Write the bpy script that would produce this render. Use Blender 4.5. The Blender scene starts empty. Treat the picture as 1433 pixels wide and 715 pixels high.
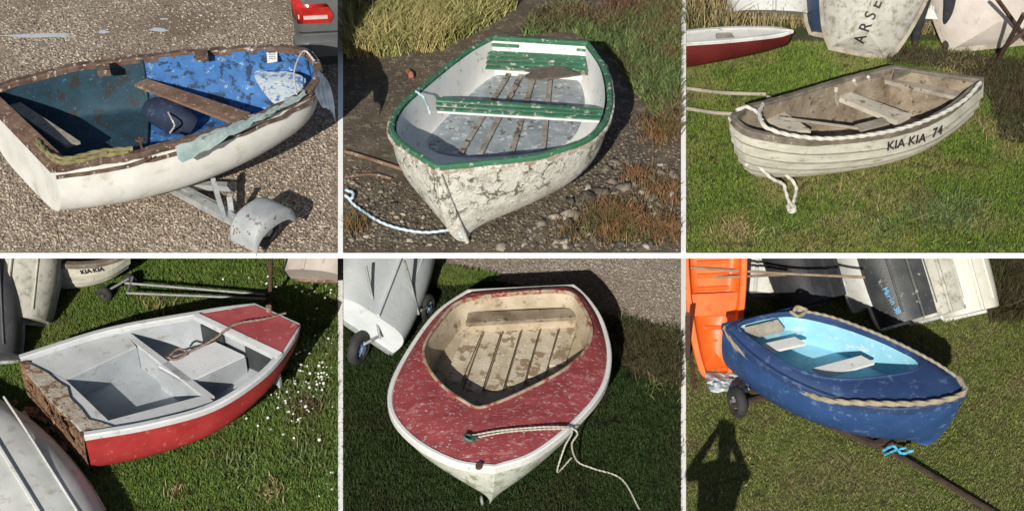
import bpy, math, random
import numpy as np
from mathutils import Vector, Matrix
from mathutils.bvhtree import BVHTree
random.seed(3); rng=np.random.default_rng(3)
# ------------------------------------------------------------------ camera / survey frame
W,H=1433.,715.; FO=2200.; PITCH=math.radians(38); CZ=10.65; ZU=2.03
sp,cp=math.sin(PITCH),math.cos(PITCH)
def RAY(px,py):
    dx=px-W/2; dy=-(py-H/2)
    return Vector((dx,dy*sp+FO*cp,dy*cp-FO*sp))
CAM=Vector((0,0,CZ))
def P(px,py,z):
    d=RAY(px,py); return CAM+d*((z-CZ)/d.z)
def U(px,py,h=0.): return P(px,py,ZU+h)
def D(px,py,h=0.): return P(px,py,h)
def PL(fn,pts,h=None):
    return [fn(p[0],p[1],(p[2] if len(p)>2 else h)) for p in pts]
scene=bpy.context.scene
# ------------------------------------------------------------------ materials
def newmat(name):
    m=bpy.data.materials.new(name); m.use_nodes=True; nt=m.node_tree
    return m,nt,nt.nodes,nt.links,nt.nodes['Principled BSDF']
def c4(c): return (c[0],c[1],c[2],1)
def noise(N,L,vec,scale,detail=6,rough=.6):
    n=N.new('ShaderNodeTexNoise'); n.inputs['Scale'].default_value=scale
    n.inputs['Detail'].default_value=detail; n.inputs['Roughness'].default_value=rough
    L.new(vec,n.inputs['Vector']); return n.outputs['Fac']
def ramp(N,L,fac,a,b):
    r=N.new('ShaderNodeMapRange'); r.inputs[1].default_value=a; r.inputs[2].default_value=b
    L.new(fac,r.inputs[0]); return r.outputs[0]
def mix(N,L,fac,a,b,bt='MIX'):
    m=N.new('ShaderNodeMix'); m.data_type='RGBA'; m.blend_type=bt
    if isinstance(fac,float): m.inputs[0].default_value=fac
    else: L.new(fac,m.inputs[0])
    for i,v in ((6,a),(7,b)):
        if isinstance(v,tuple): m.inputs[i].default_value=c4(v)
        else: L.new(v,m.inputs[i])
    return m.outputs[2]
def M(name,c1,c2,s=4,c3=None,s3=14,th=.58,c4_=None,s4=30,th4=.62,rough=.6,bump=.25,bs=40,metal=0.,stretch=(1,1,1),soft=.04):
    m,nt,N,L,B=newmat(name)
    tc=N.new('ShaderNodeTexCoord'); mp=N.new('ShaderNodeMapping'); L.new(tc.outputs['Object'],mp.inputs[0])
    mp.inputs['Scale'].default_value=stretch; v=mp.outputs[0]
    col=mix(N,L,ramp(N,L,noise(N,L,v,s),.35,.65),c1,c2)
    if c3: col=mix(N,L,ramp(N,L,noise(N,L,v,s3,9,.68),th,th+soft),col,c3)
    if c4_: col=mix(N,L,ramp(N,L,noise(N,L,v,s4,9,.7),th4,th4+soft),col,c4_)
    L.new(col,B.inputs['Base Color']); B.inputs['Roughness'].default_value=rough; B.inputs['Metallic'].default_value=metal
    b=N.new('ShaderNodeBump'); b.inputs['Strength'].default_value=bump; b.inputs['Distance'].default_value=.02
    L.new(noise(N,L,v,bs,8,.65),b.inputs['Height']); L.new(b.outputs[0],B.inputs['Normal'])
    return m
def peelmat(name,a,b,under,dark,cell=13):
    """cracked flakes: voronoi cell borders + noise"""
    m,nt,N,L,B=newmat(name); tc=N.new('ShaderNodeTexCoord'); v=tc.outputs['Object']
    nz=N.new('ShaderNodeTexNoise'); nz.inputs['Scale'].default_value=9; nz.inputs['Detail'].default_value=7; L.new(v,nz.inputs['Vector'])
    add=N.new('ShaderNodeVectorMath'); add.operation='MULTIPLY_ADD'; L.new(nz.outputs['Color'],add.inputs[0]); add.inputs[1].default_value=(.3,.3,.3); L.new(v,add.inputs[2])
    vo=N.new('ShaderNodeTexVoronoi'); vo.feature='DISTANCE_TO_EDGE'; vo.inputs['Scale'].default_value=cell; L.new(add.outputs[0],vo.inputs['Vector'])
    msk=ramp(N,L,noise(N,L,v,5,6,.65),.5,.6)
    crack=ramp(N,L,vo.outputs['Distance'],.07,.02)
    mu=N.new('ShaderNodeMath'); mu.operation='MULTIPLY'; L.new(crack,mu.inputs[0]); L.new(msk,mu.inputs[1])
    col=mix(N,L,ramp(N,L,noise(N,L,v,6),.35,.65),a,b)
    col=mix(N,L,ramp(N,L,noise(N,L,v,8,9,.7),.54,.57),col,under)
    col=mix(N,L,ramp(N,L,noise(N,L,v,5,9,.75),.64,.67),col,(.3,.22,.12))
    col=mix(N,L,mu.outputs[0],col,dark)
    L.new(col,B.inputs['Base Color']); B.inputs['Roughness'].default_value=.85
    bp=N.new('ShaderNodeBump'); bp.inputs['Strength'].default_value=1; bp.inputs['Distance'].default_value=.035
    hh=N.new('ShaderNodeMath'); hh.operation='MULTIPLY_ADD'; L.new(mu.outputs[0],hh.inputs[0]); hh.inputs[1].default_value=-.8; L.new(noise(N,L,v,14,8,.7),hh.inputs[2])
    L.new(hh.outputs[0],bp.inputs['Height']); L.new(bp.outputs[0],B.inputs['Normal']); return m
def gravelmat(name,a,b,c,big,scale=45,bump=.8):
    m,nt,N,L,B=newmat(name); tc=N.new('ShaderNodeTexCoord'); v=tc.outputs['Object']
    vo=N.new('ShaderNodeTexVoronoi'); vo.inputs['Scale'].default_value=scale; L.new(v,vo.inputs['Vector'])
    sx=N.new('ShaderNodeSeparateColor'); L.new(vo.outputs['Color'],sx.inputs[0])
    col=mix(N,L,sx.outputs[0],a,b); col=mix(N,L,ramp(N,L,sx.outputs[1],.8,.85),col,c)
    col=mix(N,L,ramp(N,L,noise(N,L,v,.9,6,.65),.42,.62),col,big)
    L.new(col,B.inputs['Base Color']); B.inputs['Roughness'].default_value=.9
    bp=N.new('ShaderNodeBump'); bp.inputs['Strength'].default_value=bump; bp.inputs['Distance'].default_value=.01
    L.new(vo.outputs['Distance'],bp.inputs['Height']); bp.invert=True
    L.new(bp.outputs[0],B.inputs['Normal']); return m
def blademat(name,a,b,dry,s=1.2,lo=.45,hi=.65):
    m,nt,N,L,B=newmat(name); tc=N.new('ShaderNodeTexCoord'); at=N.new('ShaderNodeAttribute'); at.attribute_name='Col'
    col=mix(N,L,at.outputs['Fac'],a,b)
    col=mix(N,L,ramp(N,L,noise(N,L,tc.outputs['Object'],s,6,.65),lo,hi),col,dry)
    col=mix(N,L,ramp(N,L,noise(N,L,tc.outputs['Object'],s*4,5,.65),.55,.7),col,tuple(x*.45 for x in a))
    L.new(col,B.inputs['Base Color']); B.inputs['Roughness'].default_value=.7
    B.inputs['Specular IOR Level'].default_value=.25
    return m
# ------------------------------------------------------------------ objects
ROOT={}
def link(o): scene.collection.objects.link(o)
def thing(name,base,label,cat,group=None):
    e=bpy.data.objects.new(name,None); link(e); e.location=base; e.empty_display_size=.2
    ROOT[e.name]=Vector(base); e["label"]=label; e["category"]=cat
    if group: e["group"]=group
    return e
def mk(name,VF,mat,parent,smooth=False,label=None):
    V,F=VF; r=ROOT[parent.name]
    me=bpy.data.meshes.new(name); me.from_pydata([tuple(Vector(v)-r) for v in V],[],F); me.validate(); me.update()
    me.materials.append(mat)
    if smooth: me.polygons.foreach_set('use_smooth',[True]*len(me.polygons))
    o=bpy.data.objects.new(name,me); link(o); o.parent=parent; ROOT[o.name]=r
    if label: o["label"]=label
    return o
def mks(name,VFs,mat,parent,smooth=False):
    for vf in VFs: mk(name,vf,mat,parent,smooth)
def solo(name,VF,mat,label=None,cat=None,kind=None,base=None,smooth=False,group=None):
    V,F=VF
    if base is None:
        base=sum((Vector(v) for v in V),Vector())/len(V); base.z=min(v[2] for v in V)
    me=bpy.data.meshes.new(name); me.from_pydata([tuple(Vector(v)-base) for v in V],[],F); me.update(); me.materials.append(mat)
    if smooth: me.polygons.foreach_set('use_smooth',[True]*len(me.polygons))
    o=bpy.data.objects.new(name,me); link(o); o.location=base; ROOT[o.name]=Vector(base)
    if label: o["label"]=label
    if cat: o["category"]=cat
    if kind: o["kind"]=kind
    if group: o["group"]=group
    return o
def join(*vfs):
    V=[];F=[]
    for v,f in vfs:
        n=len(V); V+=list(v); F+=[tuple(i+n for i in q) for q in f]
    return V,F
def curve(pts,n,closed=False):
    p=[np.array(q,float) for q in pts]; m=len(p); out=[]
    segs=m if closed else m-1
    for i in range(segs):
        if closed: a,b,c,d=p[(i-1)%m],p[i],p[(i+1)%m],p[(i+2)%m]
        else:
            b,c=p[i],p[i+1]; a=p[i-1] if i>0 else 2*b-c; d=p[i+2] if i+2<m else 2*c-b
        for t in np.linspace(0,1,14,endpoint=False):
            out.append(.5*((2*b)+(-a+c)*t+(2*a-5*b+4*c-d)*t*t+(-a+3*b-3*c+d)*t**3))
    out.append(p[0] if closed else p[-1]); out=np.array(out)
    s=np.concatenate([[0],np.cumsum(np.linalg.norm(np.diff(out,axis=0),axis=1))])
    q=np.linspace(0,s[-1],n+1 if closed else n)
    r=np.stack([np.interp(q,s,out[:,k]) for k in range(3)],1)
    if closed: r=r[:-1]
    return [Vector(x) for x in r]
def grid(rows,closed=False):
    V=[v for r in rows for v in r]; w=len(rows[0]); F=[]
    for i in range(len(rows)-1):
        for j in range(w if closed else w-1):
            k=(j+1)%w; F.append((i*w+j,i*w+k,(i+1)*w+k,(i+1)*w+j))
    return V,F
def cap(row):
    c=sum(row,Vector())/len(row); V=list(row)+[c]; n=len(row)
    return V,[(i,(i+1)%n,n) for i in range(n)]
def loft(L,R,K,m=12,e0=1.7,e1=.7,strake=0,zmin=None,caps='s',lap=.012,rowsout=None):
    n=len(L); rows=[]
    if strake:
        th=[]
        for i in range(strake):
            th.append((math.pi/2*i/strake,lap)); th.append((math.pi/2*(i+1)/strake-.001,0.))
    else: th=[(math.pi/2*i/m,0.) for i in range(m+1)]
    for i in range(n):
        s=i/(n-1); e=e1+(e0-e1)*(1-s)**2
        def pt(S,a,off):
            h=math.sin(a)**e if a>0 else 0.; v=1-max(math.cos(a),0)**e
            x=K[i].x+(S.x-K[i].x)*h; y=K[i].y+(S.y-K[i].y)*h; z=K[i].z+(S.z-K[i].z)*v
            if off and a>0:
                d=Vector((S.x-K[i].x,S.y-K[i].y,0)); 
                if d.length>.05: d.normalize(); x+=d.x*off; y+=d.y*off; z-=off*.6
            if zmin is not None: z=max(z,zmin)
            return Vector((x,y,z))
        rows.append([pt(L[i],a,o) for a,o in reversed(th)]+[pt(R[i],a,o) for a,o in th[1:]])
    if rowsout is not None: rowsout.extend(rows)
    vf=grid(rows)
    if 's' in caps: vf=join(vf,cap(rows[-1]))
    if 'b' in caps: vf=join(vf,cap(rows[0]))
    return vf
def inset(L,R,t,s0=0.):
    A=[];B=[]
    for a,b in zip(L,R):
        d=b-a; l=d.length
        if l<2.2*t: m=(a+b)/2; A.append(m.copy()); B.append(m.copy()); continue
        d/=l; A.append(a+d*t); B.append(b-d*t)
    return A,B
def sweep_rect(pts,wo,wi,up,dn,closed=True,center=None,jit=0.):
    n=len(pts)
    if center is None: center=sum(pts,Vector())/n
    rows=[]; sg=0
    nor=[]; jr=random.Random(n)
    for i in range(n):
        if closed: a,b=pts[i-1],pts[(i+1)%n]
        else: a,b=pts[max(i-1,0)],pts[min(i+1,n-1)]
        t=(b-a); t.z=0; t.normalize(); q=Vector((-t.y,t.x,0)); nor.append(q); sg+=q.dot(center-pts[i])
    sg=1 if sg>0 else -1
    for p,q in zip(pts,nor):
        q=q*sg; z=Vector((0,0,1)); bv=min(up+dn,wo+wi)*.22
        if jit: p=p+q*jr.uniform(-jit,jit)+z*jr.uniform(-jit,jit)
        rows.append([p-q*wo-z*dn,p-q*wo+z*(up-bv),p-q*(wo-bv)+z*up,p+q*(wi-bv)+z*up,p+q*wi+z*(up-bv),p+q*wi-z*dn])
    if closed: rows.append(rows[0])
    return grid(rows,closed=True)
def slab(pts,th):
    n=len(pts); z=Vector((0,0,th)); V=list(pts)+[p-z for p in pts]
    F=[tuple(range(n)),tuple(range(2*n-1,n-1,-1))]+[(i,i+n,(i+1)%n+n,(i+1)%n) for i in range(n)]
    return V,F
def beam(a,b,w,h,up=Vector((0,0,1))):
    a=Vector(a);b=Vector(b); d=(b-a).normalized(); s=d.cross(up)
    if s.length<1e-3: s=d.cross(Vector((0,1,0)))
    s.normalize(); u=s.cross(d).normalized()
    V=[p+s*x*w/2+u*y*h/2 for p in (a,b) for x,y in ((-1,-1),(1,-1),(1,1),(-1,1))]
    return V,[(0,1,2,3),(7,6,5,4),(0,4,5,1),(1,5,6,2),(2,6,7,3),(3,7,4,0)]
def tube(pts,r,seg=8,twist=0.,amp=0.):
    n=len(pts); rows=[]; u=None; acc=0
    for i,p in enumerate(pts):
        t=(pts[min(i+1,n-1)]-pts[max(i-1,0)]).normalized()
        if u is None: u=t.orthogonal().normalized()
        u=(u-t*u.dot(t)).normalized(); w=t.cross(u)
        if i: acc+=(p-pts[i-1]).length
        rr=r(i/(n-1)) if callable(r) else r
        rows.append([p+(u*math.cos(a)+w*math.sin(a))*rr*(1+amp*math.cos(3*a-twist*acc)) for a in [2*math.pi*k/seg for k in range(seg)]])
    return join(grid(rows,closed=True),cap(rows[0]),cap(rows[-1]))
def rope(pts,r):
    c=curve(pts,max(20,int(sum((pts[i+1]-pts[i]).length for i in range(len(pts)-1))/(r*.4))))
    return tube(c,r,12,twist=1.1/r,amp=.26)
def cyl(c,axis,r,h,seg=28,r2=None):
    a=Vector(axis).normalized(); u=a.orthogonal().normalized(); w=a.cross(u); c=Vector(c)
    rows=[[c+a*z+(u*math.cos(t)+w*math.sin(t))*rr for t in [2*math.pi*k/seg for k in range(seg)]] for z,rr in ((-h/2,r),(h/2,r if r2 is None else r2))]
    return join(grid(rows,closed=True),cap(rows[0]),cap(rows[1]))
def torus(c,axis,R,r,seg=32,s2=12,flat=1.):
    a=Vector(axis).normalized(); u=a.orthogonal().normalized(); w=a.cross(u); c=Vector(c); rows=[]
    for k in range(seg+1):
        t=2*math.pi*k/seg; d=u*math.cos(t)+w*math.sin(t)
        rows.append([c+d*(R+r*math.cos(q))+a*r*flat*math.sin(q) for q in [2*math.pi*j/s2 for j in range(s2)]])
    return grid(rows,closed=True)
def wheel(parent,c,axis,R,tw,mt,mr,name='wheel'):
    o=mk(name,torus(c,axis,R-tw*.5,tw*.5,flat=1.1),mt,parent,True)
    a=Vector(axis).normalized(); c=Vector(c)
    u=a.orthogonal().normalized(); w=a.cross(u)
    sp_=[beam(c-(u*math.cos(t)+w*math.sin(t))*(R-tw),c+(u*math.cos(t)+w*math.sin(t))*(R-tw),.025,tw*.9,a) for t in (0,1.05,2.1)]
    mk('rim',join(cyl(c,a,R-tw*.95,tw*.35),cyl(c,a,R*.22,tw*1.25),torus(c,a,R-tw*.98,.012),*sp_),mr,o)
    return o
def cutplane(objs,px,keep):
    n=RAY(px,100).cross(RAY(px,600)).normalized()
    if n.x<0: n=-n
    import bmesh
    for o in objs:
        if o.type!='MESH': continue
        r=ROOT[o.name]; bm=bmesh.new(); bm.from_mesh(o.data)
        bmesh.ops.bisect_plane(bm,geom=bm.verts[:]+bm.edges[:]+bm.faces[:],plane_co=CAM-r,plane_no=n,clear_outer=(keep=='left'),clear_inner=(keep=='right'))
        bm.to_mesh(o.data); bm.free()
def tree_of(e):
    return [e]+list(e.children_recursive)
def cut(e,px,keep):
    cutplane(tree_of(e),px,keep)
    for o in list(e.children_recursive)[::-1]:
        if o.type=='MESH' and len(o.data.vertices)==0 and not o.children: bpy.data.objects.remove(o)
def glyph(s,size):
    cu=bpy.data.curves.new('t','FONT'); cu.body=s; cu.size=size; cu.align_x='CENTER'; cu.align_y='CENTER'; cu.extrude=.002; cu.offset=size*.012
    o=bpy.data.objects.new('t',cu); link(o); dg=bpy.context.evaluated_depsgraph_get(); me=o.evaluated_get(dg).to_mesh()
    V=[v.co.copy() for v in me.vertices]; F=[tuple(p.vertices) for p in me.polygons]
    o.to_mesh_clear(); bpy.data.objects.remove(o); return V,F
def lettering(name,s,pix,size,hullobj,mat,parent,off=.014):
    """letters laid one by one on the hull skin, along a survey line"""
    r=ROOT[hullobj.name]; me=hullobj.data
    bv=BVHTree.FromPolygons([v.co+r for v in me.vertices],[tuple(p.vertices) for p in me.polygons])
    parts=[]
    n=len(s)
    for i,ch in enumerate(s):
        if ch==' ': continue
        t=i/max(n-1,1); a=Vector((pix[0][0]+(pix[1][0]-pix[0][0])*t,pix[0][1]+(pix[1][1]-pix[0][1])*t))
        e=Vector(pix[1])-Vector(pix[0]); e.normalize()
        h=bv.ray_cast(CAM,RAY(a.x,a.y)); h2=bv.ray_cast(CAM,RAY(a.x+e.x*3,a.y+e.y*3)); h0=bv.ray_cast(CAM,RAY(a.x-e.x*3,a.y-e.y*3))
        if h[0] is None or h2[0] is None or h0[0] is None: print('MISS',s,ch); continue
        nn=h[1]; 
        if nn.dot(RAY(a.x,a.y))>0: nn=-nn
        x=(h2[0]-h0[0]); x=(x-nn*x.dot(nn)).normalized(); y=nn.cross(x)
        V,F=glyph(ch,size); parts.append(([h[0]+nn*off+x*v.x+y*v.y+nn*v.z for v in V],F))
    if parts: return mk(name,join(*parts),mat,parent)
# ------------------------------------------------------------------ ground cover
def inpoly(x,y,poly):
    c=np.zeros(len(x),bool); n=len(poly)
    for i in range(n):
        x1,y1=poly[i][0],poly[i][1]; x2,y2=poly[i-1][0],poly[i-1][1]
        if y1==y2: continue
        k=((y1>y)!=(y2>y))&(x<(x2-x1)*(y-y1)/(y2-y1)+x1); c^=k
    return c
def scatter(n,poly):
    xs=[p.x for p in poly]; ys=[p.y for p in poly]; out=np.zeros((0,2))
    while len(out)<n:
        q=np.stack([rng.uniform(min(xs),max(xs),n),rng.uniform(min(ys),max(ys),n)],1)
        out=np.concatenate([out,q[inpoly(q[:,0],q[:,1],poly)]])
    return out[:n]
def rawmesh(name,V,T,mat,label,col=None,smooth=False):
    me=bpy.data.meshes.new(name); me.vertices.add(len(V)); me.vertices.foreach_set('co',V.astype(np.float32).ravel())
    me.loops.add(T.size); me.loops.foreach_set('vertex_index',T.astype(np.int32).ravel())
    me.polygons.add(len(T)); me.polygons.foreach_set('loop_start',np.arange(0,T.size,3,dtype=np.int32)); me.polygons.foreach_set('loop_total',np.full(len(T),3,np.int32))
    me.update(calc_edges=True)
    if col is not None:
        a=me.color_attributes.new('Col','FLOAT_COLOR','POINT'); c=np.ones((len(V),4),np.float32); c[:,:3]=col[:,None]; a.data.foreach_set('color',c.ravel())
    me.materials.append(mat); o=bpy.data.objects.new(name,me); link(o); o["kind"]="stuff"; o["label"]=label
    return o
def blades(name,pts,z,h0,h1,w,lean,mat,label):
    n=len(pts); h=rng.uniform(h0,h1,n); a=rng.uniform(0,6.283,n); b=rng.uniform(0,6.283,n); l=h*lean*rng.uniform(.2,1,n)
    sx,sy=np.cos(a)*w/2,np.sin(a)*w/2; dx,dy=np.cos(b)*l,np.sin(b)*l; zz=np.full(n,z)
    x,y=pts[:,0],pts[:,1]
    v=np.stack([np.stack([x-sx,y-sy,zz],1),np.stack([x+sx,y+sy,zz],1),
      np.stack([x+dx*.35-sx*.8,y+dy*.35-sy*.8,zz+h*.6],1),np.stack([x+dx*.35+sx*.8,y+dy*.35+sy*.8,zz+h*.6],1),
      np.stack([x+dx,y+dy,zz+h],1)],1).reshape(-1,3)
    k=np.arange(n)[:,None,None]*5; t=np.array([[0,1,3],[0,3,2],[2,3,4]])[None]; T=(k+t).reshape(-1,3)
    return rawmesh(name,v,T,mat,label,np.repeat(rng.uniform(0,1,n),5))
def stones(name,pts,z,s0,s1,mat,label,pw=2.,rag=.15):
    n=len(pts); s=s0+(s1-s0)*rng.uniform(0,1,n)**pw; a=rng.uniform(0,6.283,n)
    base=[]
    for zz,rr,k in ((-.3,.8,6),(.35,.95,6),(.8,.5,6)):
        for j in range(k): base.append((math.cos(j*1.0472+zz)*rr,math.sin(j*1.0472+zz)*rr,zz))
    base=np.array(base); T0=[]
    for r in (0,6):
        for j in range(6):
            k=(j+1)%6; T0+= [[r+j,r+k,r+6+k],[r+j,r+6+k,r+6+j]]
    for j in range(1,5): T0.append([12,12+j,13+j])
    T0=np.array(T0)
    sc=rng.uniform(.6,1.3,(n,1,3))*s[:,None,None]*np.array([1,.8,.6]); v=base[None]*sc*rng.uniform(1-rag,1+rag,(n,18,1))
    c,d=np.cos(a)[:,None],np.sin(a)[:,None]
    X=v[:,:,0]*c-v[:,:,1]*d+pts[:,0:1]; Y=v[:,:,0]*d+v[:,:,1]*c+pts[:,1:2]; Z=v[:,:,2]+z
    V=np.stack([X,Y,Z],2).reshape(-1,3); T=(np.arange(n)[:,None,None]*18+T0[None]).reshape(-1,3)
    return rawmesh(name,V,T,mat,label,np.repeat(rng.uniform(0,1,n),18))
def clump(cx,cy,r,n):
    q=rng.normal(0,1,(n,2))*r*.5; return q+np.array([[cx,cy]])
# ------------------------------------------------------------------ material library
WHITE=M('white_line_paint',(.93,.93,.93),(.97,.97,.97),3,rough=.8,bump=.05)
rubber=M('rubber',(.02,.02,.022),(.04,.04,.04),8,rough=.8,bs=60)
galv=M('galvanised_steel',(.34,.36,.38),(.5,.52,.53),12,c3=(.25,.17,.1),th=.62,rough=.5,metal=.35,bump=.1)
dgalv=M('dull_galvanised_steel',(.22,.23,.24),(.33,.34,.35),12,c3=(.16,.11,.07),th=.6,rough=.6,metal=.3,bump=.1)
rust=M('rusty_iron',(.06,.035,.025),(.12,.06,.035),15,rough=.9)
ropew=M('white_rope_fibre',(.5,.48,.43),(.64,.62,.57),20,rough=.95,bs=150,bump=.4)
ropet=M('tan_rope_fibre',(.27,.23,.16),(.4,.35,.26),20,rough=.95,bs=150,bump=.4)
ropep=M('pale_thin_rope_fibre',(.42,.4,.34),(.55,.52,.45),20,rough=.95,bs=150,bump=.4)
ropeo=M('olive_rope_fibre',(.16,.14,.06),(.27,.24,.12),20,rough=.95,bs=150,bump=.4)
ropeb=M('pale_blue_rope_fibre',(.38,.55,.68),(.6,.72,.78),20,rough=.9,bs=150)
wood=M('weathered_wood',(.13,.07,.045),(.25,.16,.11),6,c3=(.4,.33,.26),s3=18,th=.58,rough=.85,bs=60,bump=.6)
greywood=M('grey_wood',(.25,.22,.18),(.4,.36,.3),7,c3=(.12,.09,.06),s3=20,th=.6,rough=.9,bs=60,bump=.6)
# ------------------------------------------------------------------ SETTING
mg=gravelmat('gravel',(.16,.125,.095),(.38,.31,.24),(.54,.48,.4),(.19,.145,.11),48,.7)
mmud=M('estuary_mud',(.075,.058,.042),(.13,.105,.075),3,c3=(.2,.17,.12),s3=12,th=.56,c4_=(.04,.035,.02),rough=.85,bump=1.,bs=22)
msoil=M('turf_soil',(.035,.05,.015),(.07,.075,.03),3,c3=(.12,.09,.05),s3=5,th=.6,rough=.95,bump=.8,bs=30)
msoil2=M('turf_soil_olive',(.08,.085,.03),(.13,.12,.05),3,c3=(.17,.13,.08),s3=5,th=.58,rough=.95,bump=.8,bs=30)
msoil3=M('turf_soil_shade',(.02,.03,.012),(.04,.042,.02),3,c3=(.05,.04,.025),s3=5,th=.58,rough=.95,bump=.8,bs=30)  # bay 5 soil, with the shade over it mixed into the colour
def sheet(name,pts,mat):
    return solo(name,(pts,[tuple(range(len(pts)))]),mat,kind='structure',base=Vector((0,0,0)))
sheet('ground',[Vector((x,y,-.3)) for x,y in ((-900,-900),(900,-900),(900,900),(-900,900))],msoil)
FAR=-1150
sheet('gravel_ground',[U(-1500,354),U(473,354),U(473,FAR),U(-1500,FAR)],mg)
sheet('mud_ground',[U(480,354),U(953,354),U(953,FAR),U(480,FAR)],mmud)
sheet('grass_ground',[U(960,354),U(2900,354),U(2900,FAR),U(960,FAR)],msoil)
LF=60
sheet('grass_ground',[D(-1500,1500),D(473,1500),D(473,LF),D(-1500,LF)],msoil)
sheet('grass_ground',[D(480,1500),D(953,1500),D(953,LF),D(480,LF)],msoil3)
sheet('grass_ground',[D(960,1500),D(2900,1500),D(2900,LF),D(960,LF)],msoil2)
for a,b in ((473,480),(953,960)):
    for fn,y0,y1 in ((U,354,FAR),(D,1500,LF)):
        q=[fn(a,y0),fn(b,y0),fn(b,y1),fn(a,y1)]
        V,F=slab([p+Vector((0,0,.006)) for p in q],.05); solo('white_pavement_line',(V,F),WHITE,kind='structure')
yd=U(716,354).y
t=(yd)/(RAY(716,360.3).y); zlow=CZ+RAY(716,360.3).z*t
V,F=slab([Vector((-14,yd-.012,ZU+.001)),Vector((14,yd-.012,ZU+.001)),Vector((14,yd,ZU+.001)),Vector((-14,yd,ZU+.001))],ZU-zlow); solo('white_terrace_edge',(V,F),WHITE,kind='structure')
V,F=slab([Vector((-14,yd+.003,ZU-.004)),Vector((14,yd+.003,ZU-.004)),Vector((14,yd+14,ZU-.004)),Vector((-14,yd+14,ZU-.004))],.03); solo('terrace_ground',(V,F),mmud,kind='structure')
# =================================================================== generic small dinghy
def dinghy_local(Ln,B,Dp,w0=0.,e0=1.5,e1=.75,n=26,strake=0):
    Lp=[];Rp=[];K=[]
    for i in range(n):
        s=i/(n-1); w=w0+(1-w0)*(1-(1-s)**2.3)**.75; w*=1-.22*s**3
        z=Dp*(1+.18*(1-s)**2); x=Ln*(1-s)
        Lp.append(Vector((x,B/2*w,z))); Rp.append(Vector((x,-B/2*w,z))); K.append(Vector((x-(.18*(1-s)**4)*Ln*.5,0,Dp*.55*(1-s)**4)))
    return Lp,Rp,K
def boat_parts(e,Mx,Ln,B,Dp,mh,ml,mr,w0=0.,e1=.7,ribs=0,strake=0,keel=True,mt=None):
    L_,R_,K=dinghy_local(Ln,B,Dp,w0,e1=e1)
    tr=lambda vf:([Mx@v for v in vf[0]],vf[1])
    vf=loft(L_,R_,K,12,1.5,e1,strake=strake,caps='s'+('b' if w0>0 else ''))
    h=mk('hull',tr(vf),mh,e,not strake)
    L2,R2=inset(L_,R_,.03); K2=[k+Vector((0,0,.03)) for k in K]
    mk('interior_lining',tr(loft(L2[1:-1],R2[1:-1],K2[1:-1],12,1.5,e1,zmin=.07,caps='sb')),ml,e,True)
    loop=list(reversed(L_))+R_[(0 if w0>0 else 1):]
    mk('gunwale',tr(sweep_rect(loop,.03,.035,.015,.03)),mr,e)
    if keel:
        kk=[k-Vector((0,0,.012)) for k in K[3:]]
        mk('keel',tr(tube(kk,.022,6)),mh,e)
        mks('bilge_runner',[tr(tube([k+Vector((0,sd*B*.22,.02)) for k in K[7:-1]],.012,6)) for sd in (-1,1)],mh,e)
    for fx in (.3,.62):
        i=int((1-fx)*25); a,b=L2[i],R2[i]; z=Dp*.75
        mk('thwart',tr(slab([Vector((a.x-.11,a.y,z)),Vector((a.x+.11,a.y,z)),Vector((b.x+.11,b.y,z)),Vector((b.x-.11,b.y,z))],.025)),mt or ml,e)
    if ribs:
        for k in range(ribs):
            x=Ln*(.1+.8*k/ribs); mk('moulded_rib',tr(tube([Vector((x,-B*.24,.085)),Vector((x,B*.24,.085))],.022,8)),ml,e)
    return h
def lean(name,px,py,fn,Ln,B,Dp,az,al,roll,mats,label,group=None,down='stern',face='hull',**kw):
    az=math.radians(az); al=math.radians(al)
    a=Vector((math.sin(az)*math.cos(al),math.cos(az)*math.cos(al),math.sin(al)))
    n=Vector((-math.sin(az)*math.sin(al),-math.cos(az)*math.sin(al),math.cos(al)))
    n=Matrix.Rotation(math.radians(roll),3,a)@n
    if face!='hull': n=-n
    x=a if down=='stern' else -a
    z=-n; y=z.cross(x)
    G=fn(px,py,0.); o=G.copy()
    if down=='bow': o=G+a*Ln
    Mx=Matrix(((x.x,y.x,z.x,o.x),(x.y,y.y,z.y,o.y),(x.z,y.z,z.z,o.z),(0,0,0,1)))
    L_,R_,K=dinghy_local(Ln,B,Dp,kw.get('w0',0.))
    mz=min((Mx@v).z for v in L_+R_+K); Mx=Matrix.Translation(Vector((0,0,G.z-mz+.0)))@Mx
    e=thing(name,G,label,'boat',group)
    h=boat_parts(e,Mx,Ln,B,Dp,*mats,**kw)
    return e,h
def closed_loop(L_,R_): return list(reversed(L_))+R_[1:]
# =================================================================== BAY 1 : blue interior dinghy on trailer
hw=M('white_gelcoat_dirty',(.62,.62,.6),(.76,.76,.74),3,c3=(.48,.44,.36),s3=5,th=.57,c4_=(.3,.27,.22),s4=34,th4=.66,rough=.5,bump=.08,soft=.15)
bl=M('flaking_blue_paint',(.025,.1,.3),(.045,.17,.44),5,c3=(.35,.5,.65),s3=18,th=.57,c4_=(.015,.04,.09),s4=9,th4=.53,rough=.75,bump=.4)
bl2=M('shaded_green_blue_paint',(.01,.035,.055),(.016,.06,.095),5,c3=(.07,.13,.2),s3=25,th=.6,c4_=(.03,.025,.025),s4=7,th4=.56,rough=.75)  # dark tone carries the shade in the stern part of the blue interior
L1=curve(PL(U,[(447,100,1.0),(440,80,1.0),(408,67,.98),(300,71,.94),(200,80,.9),(90,96,.88),(0,120,.88),(-28,128,.88)]),34)
R1=curve(PL(U,[(447,100,1.0),(442,117,.99),(415,138,.97),(330,176,.92),(200,213,.88),(76,236,.86)]),34)
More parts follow.
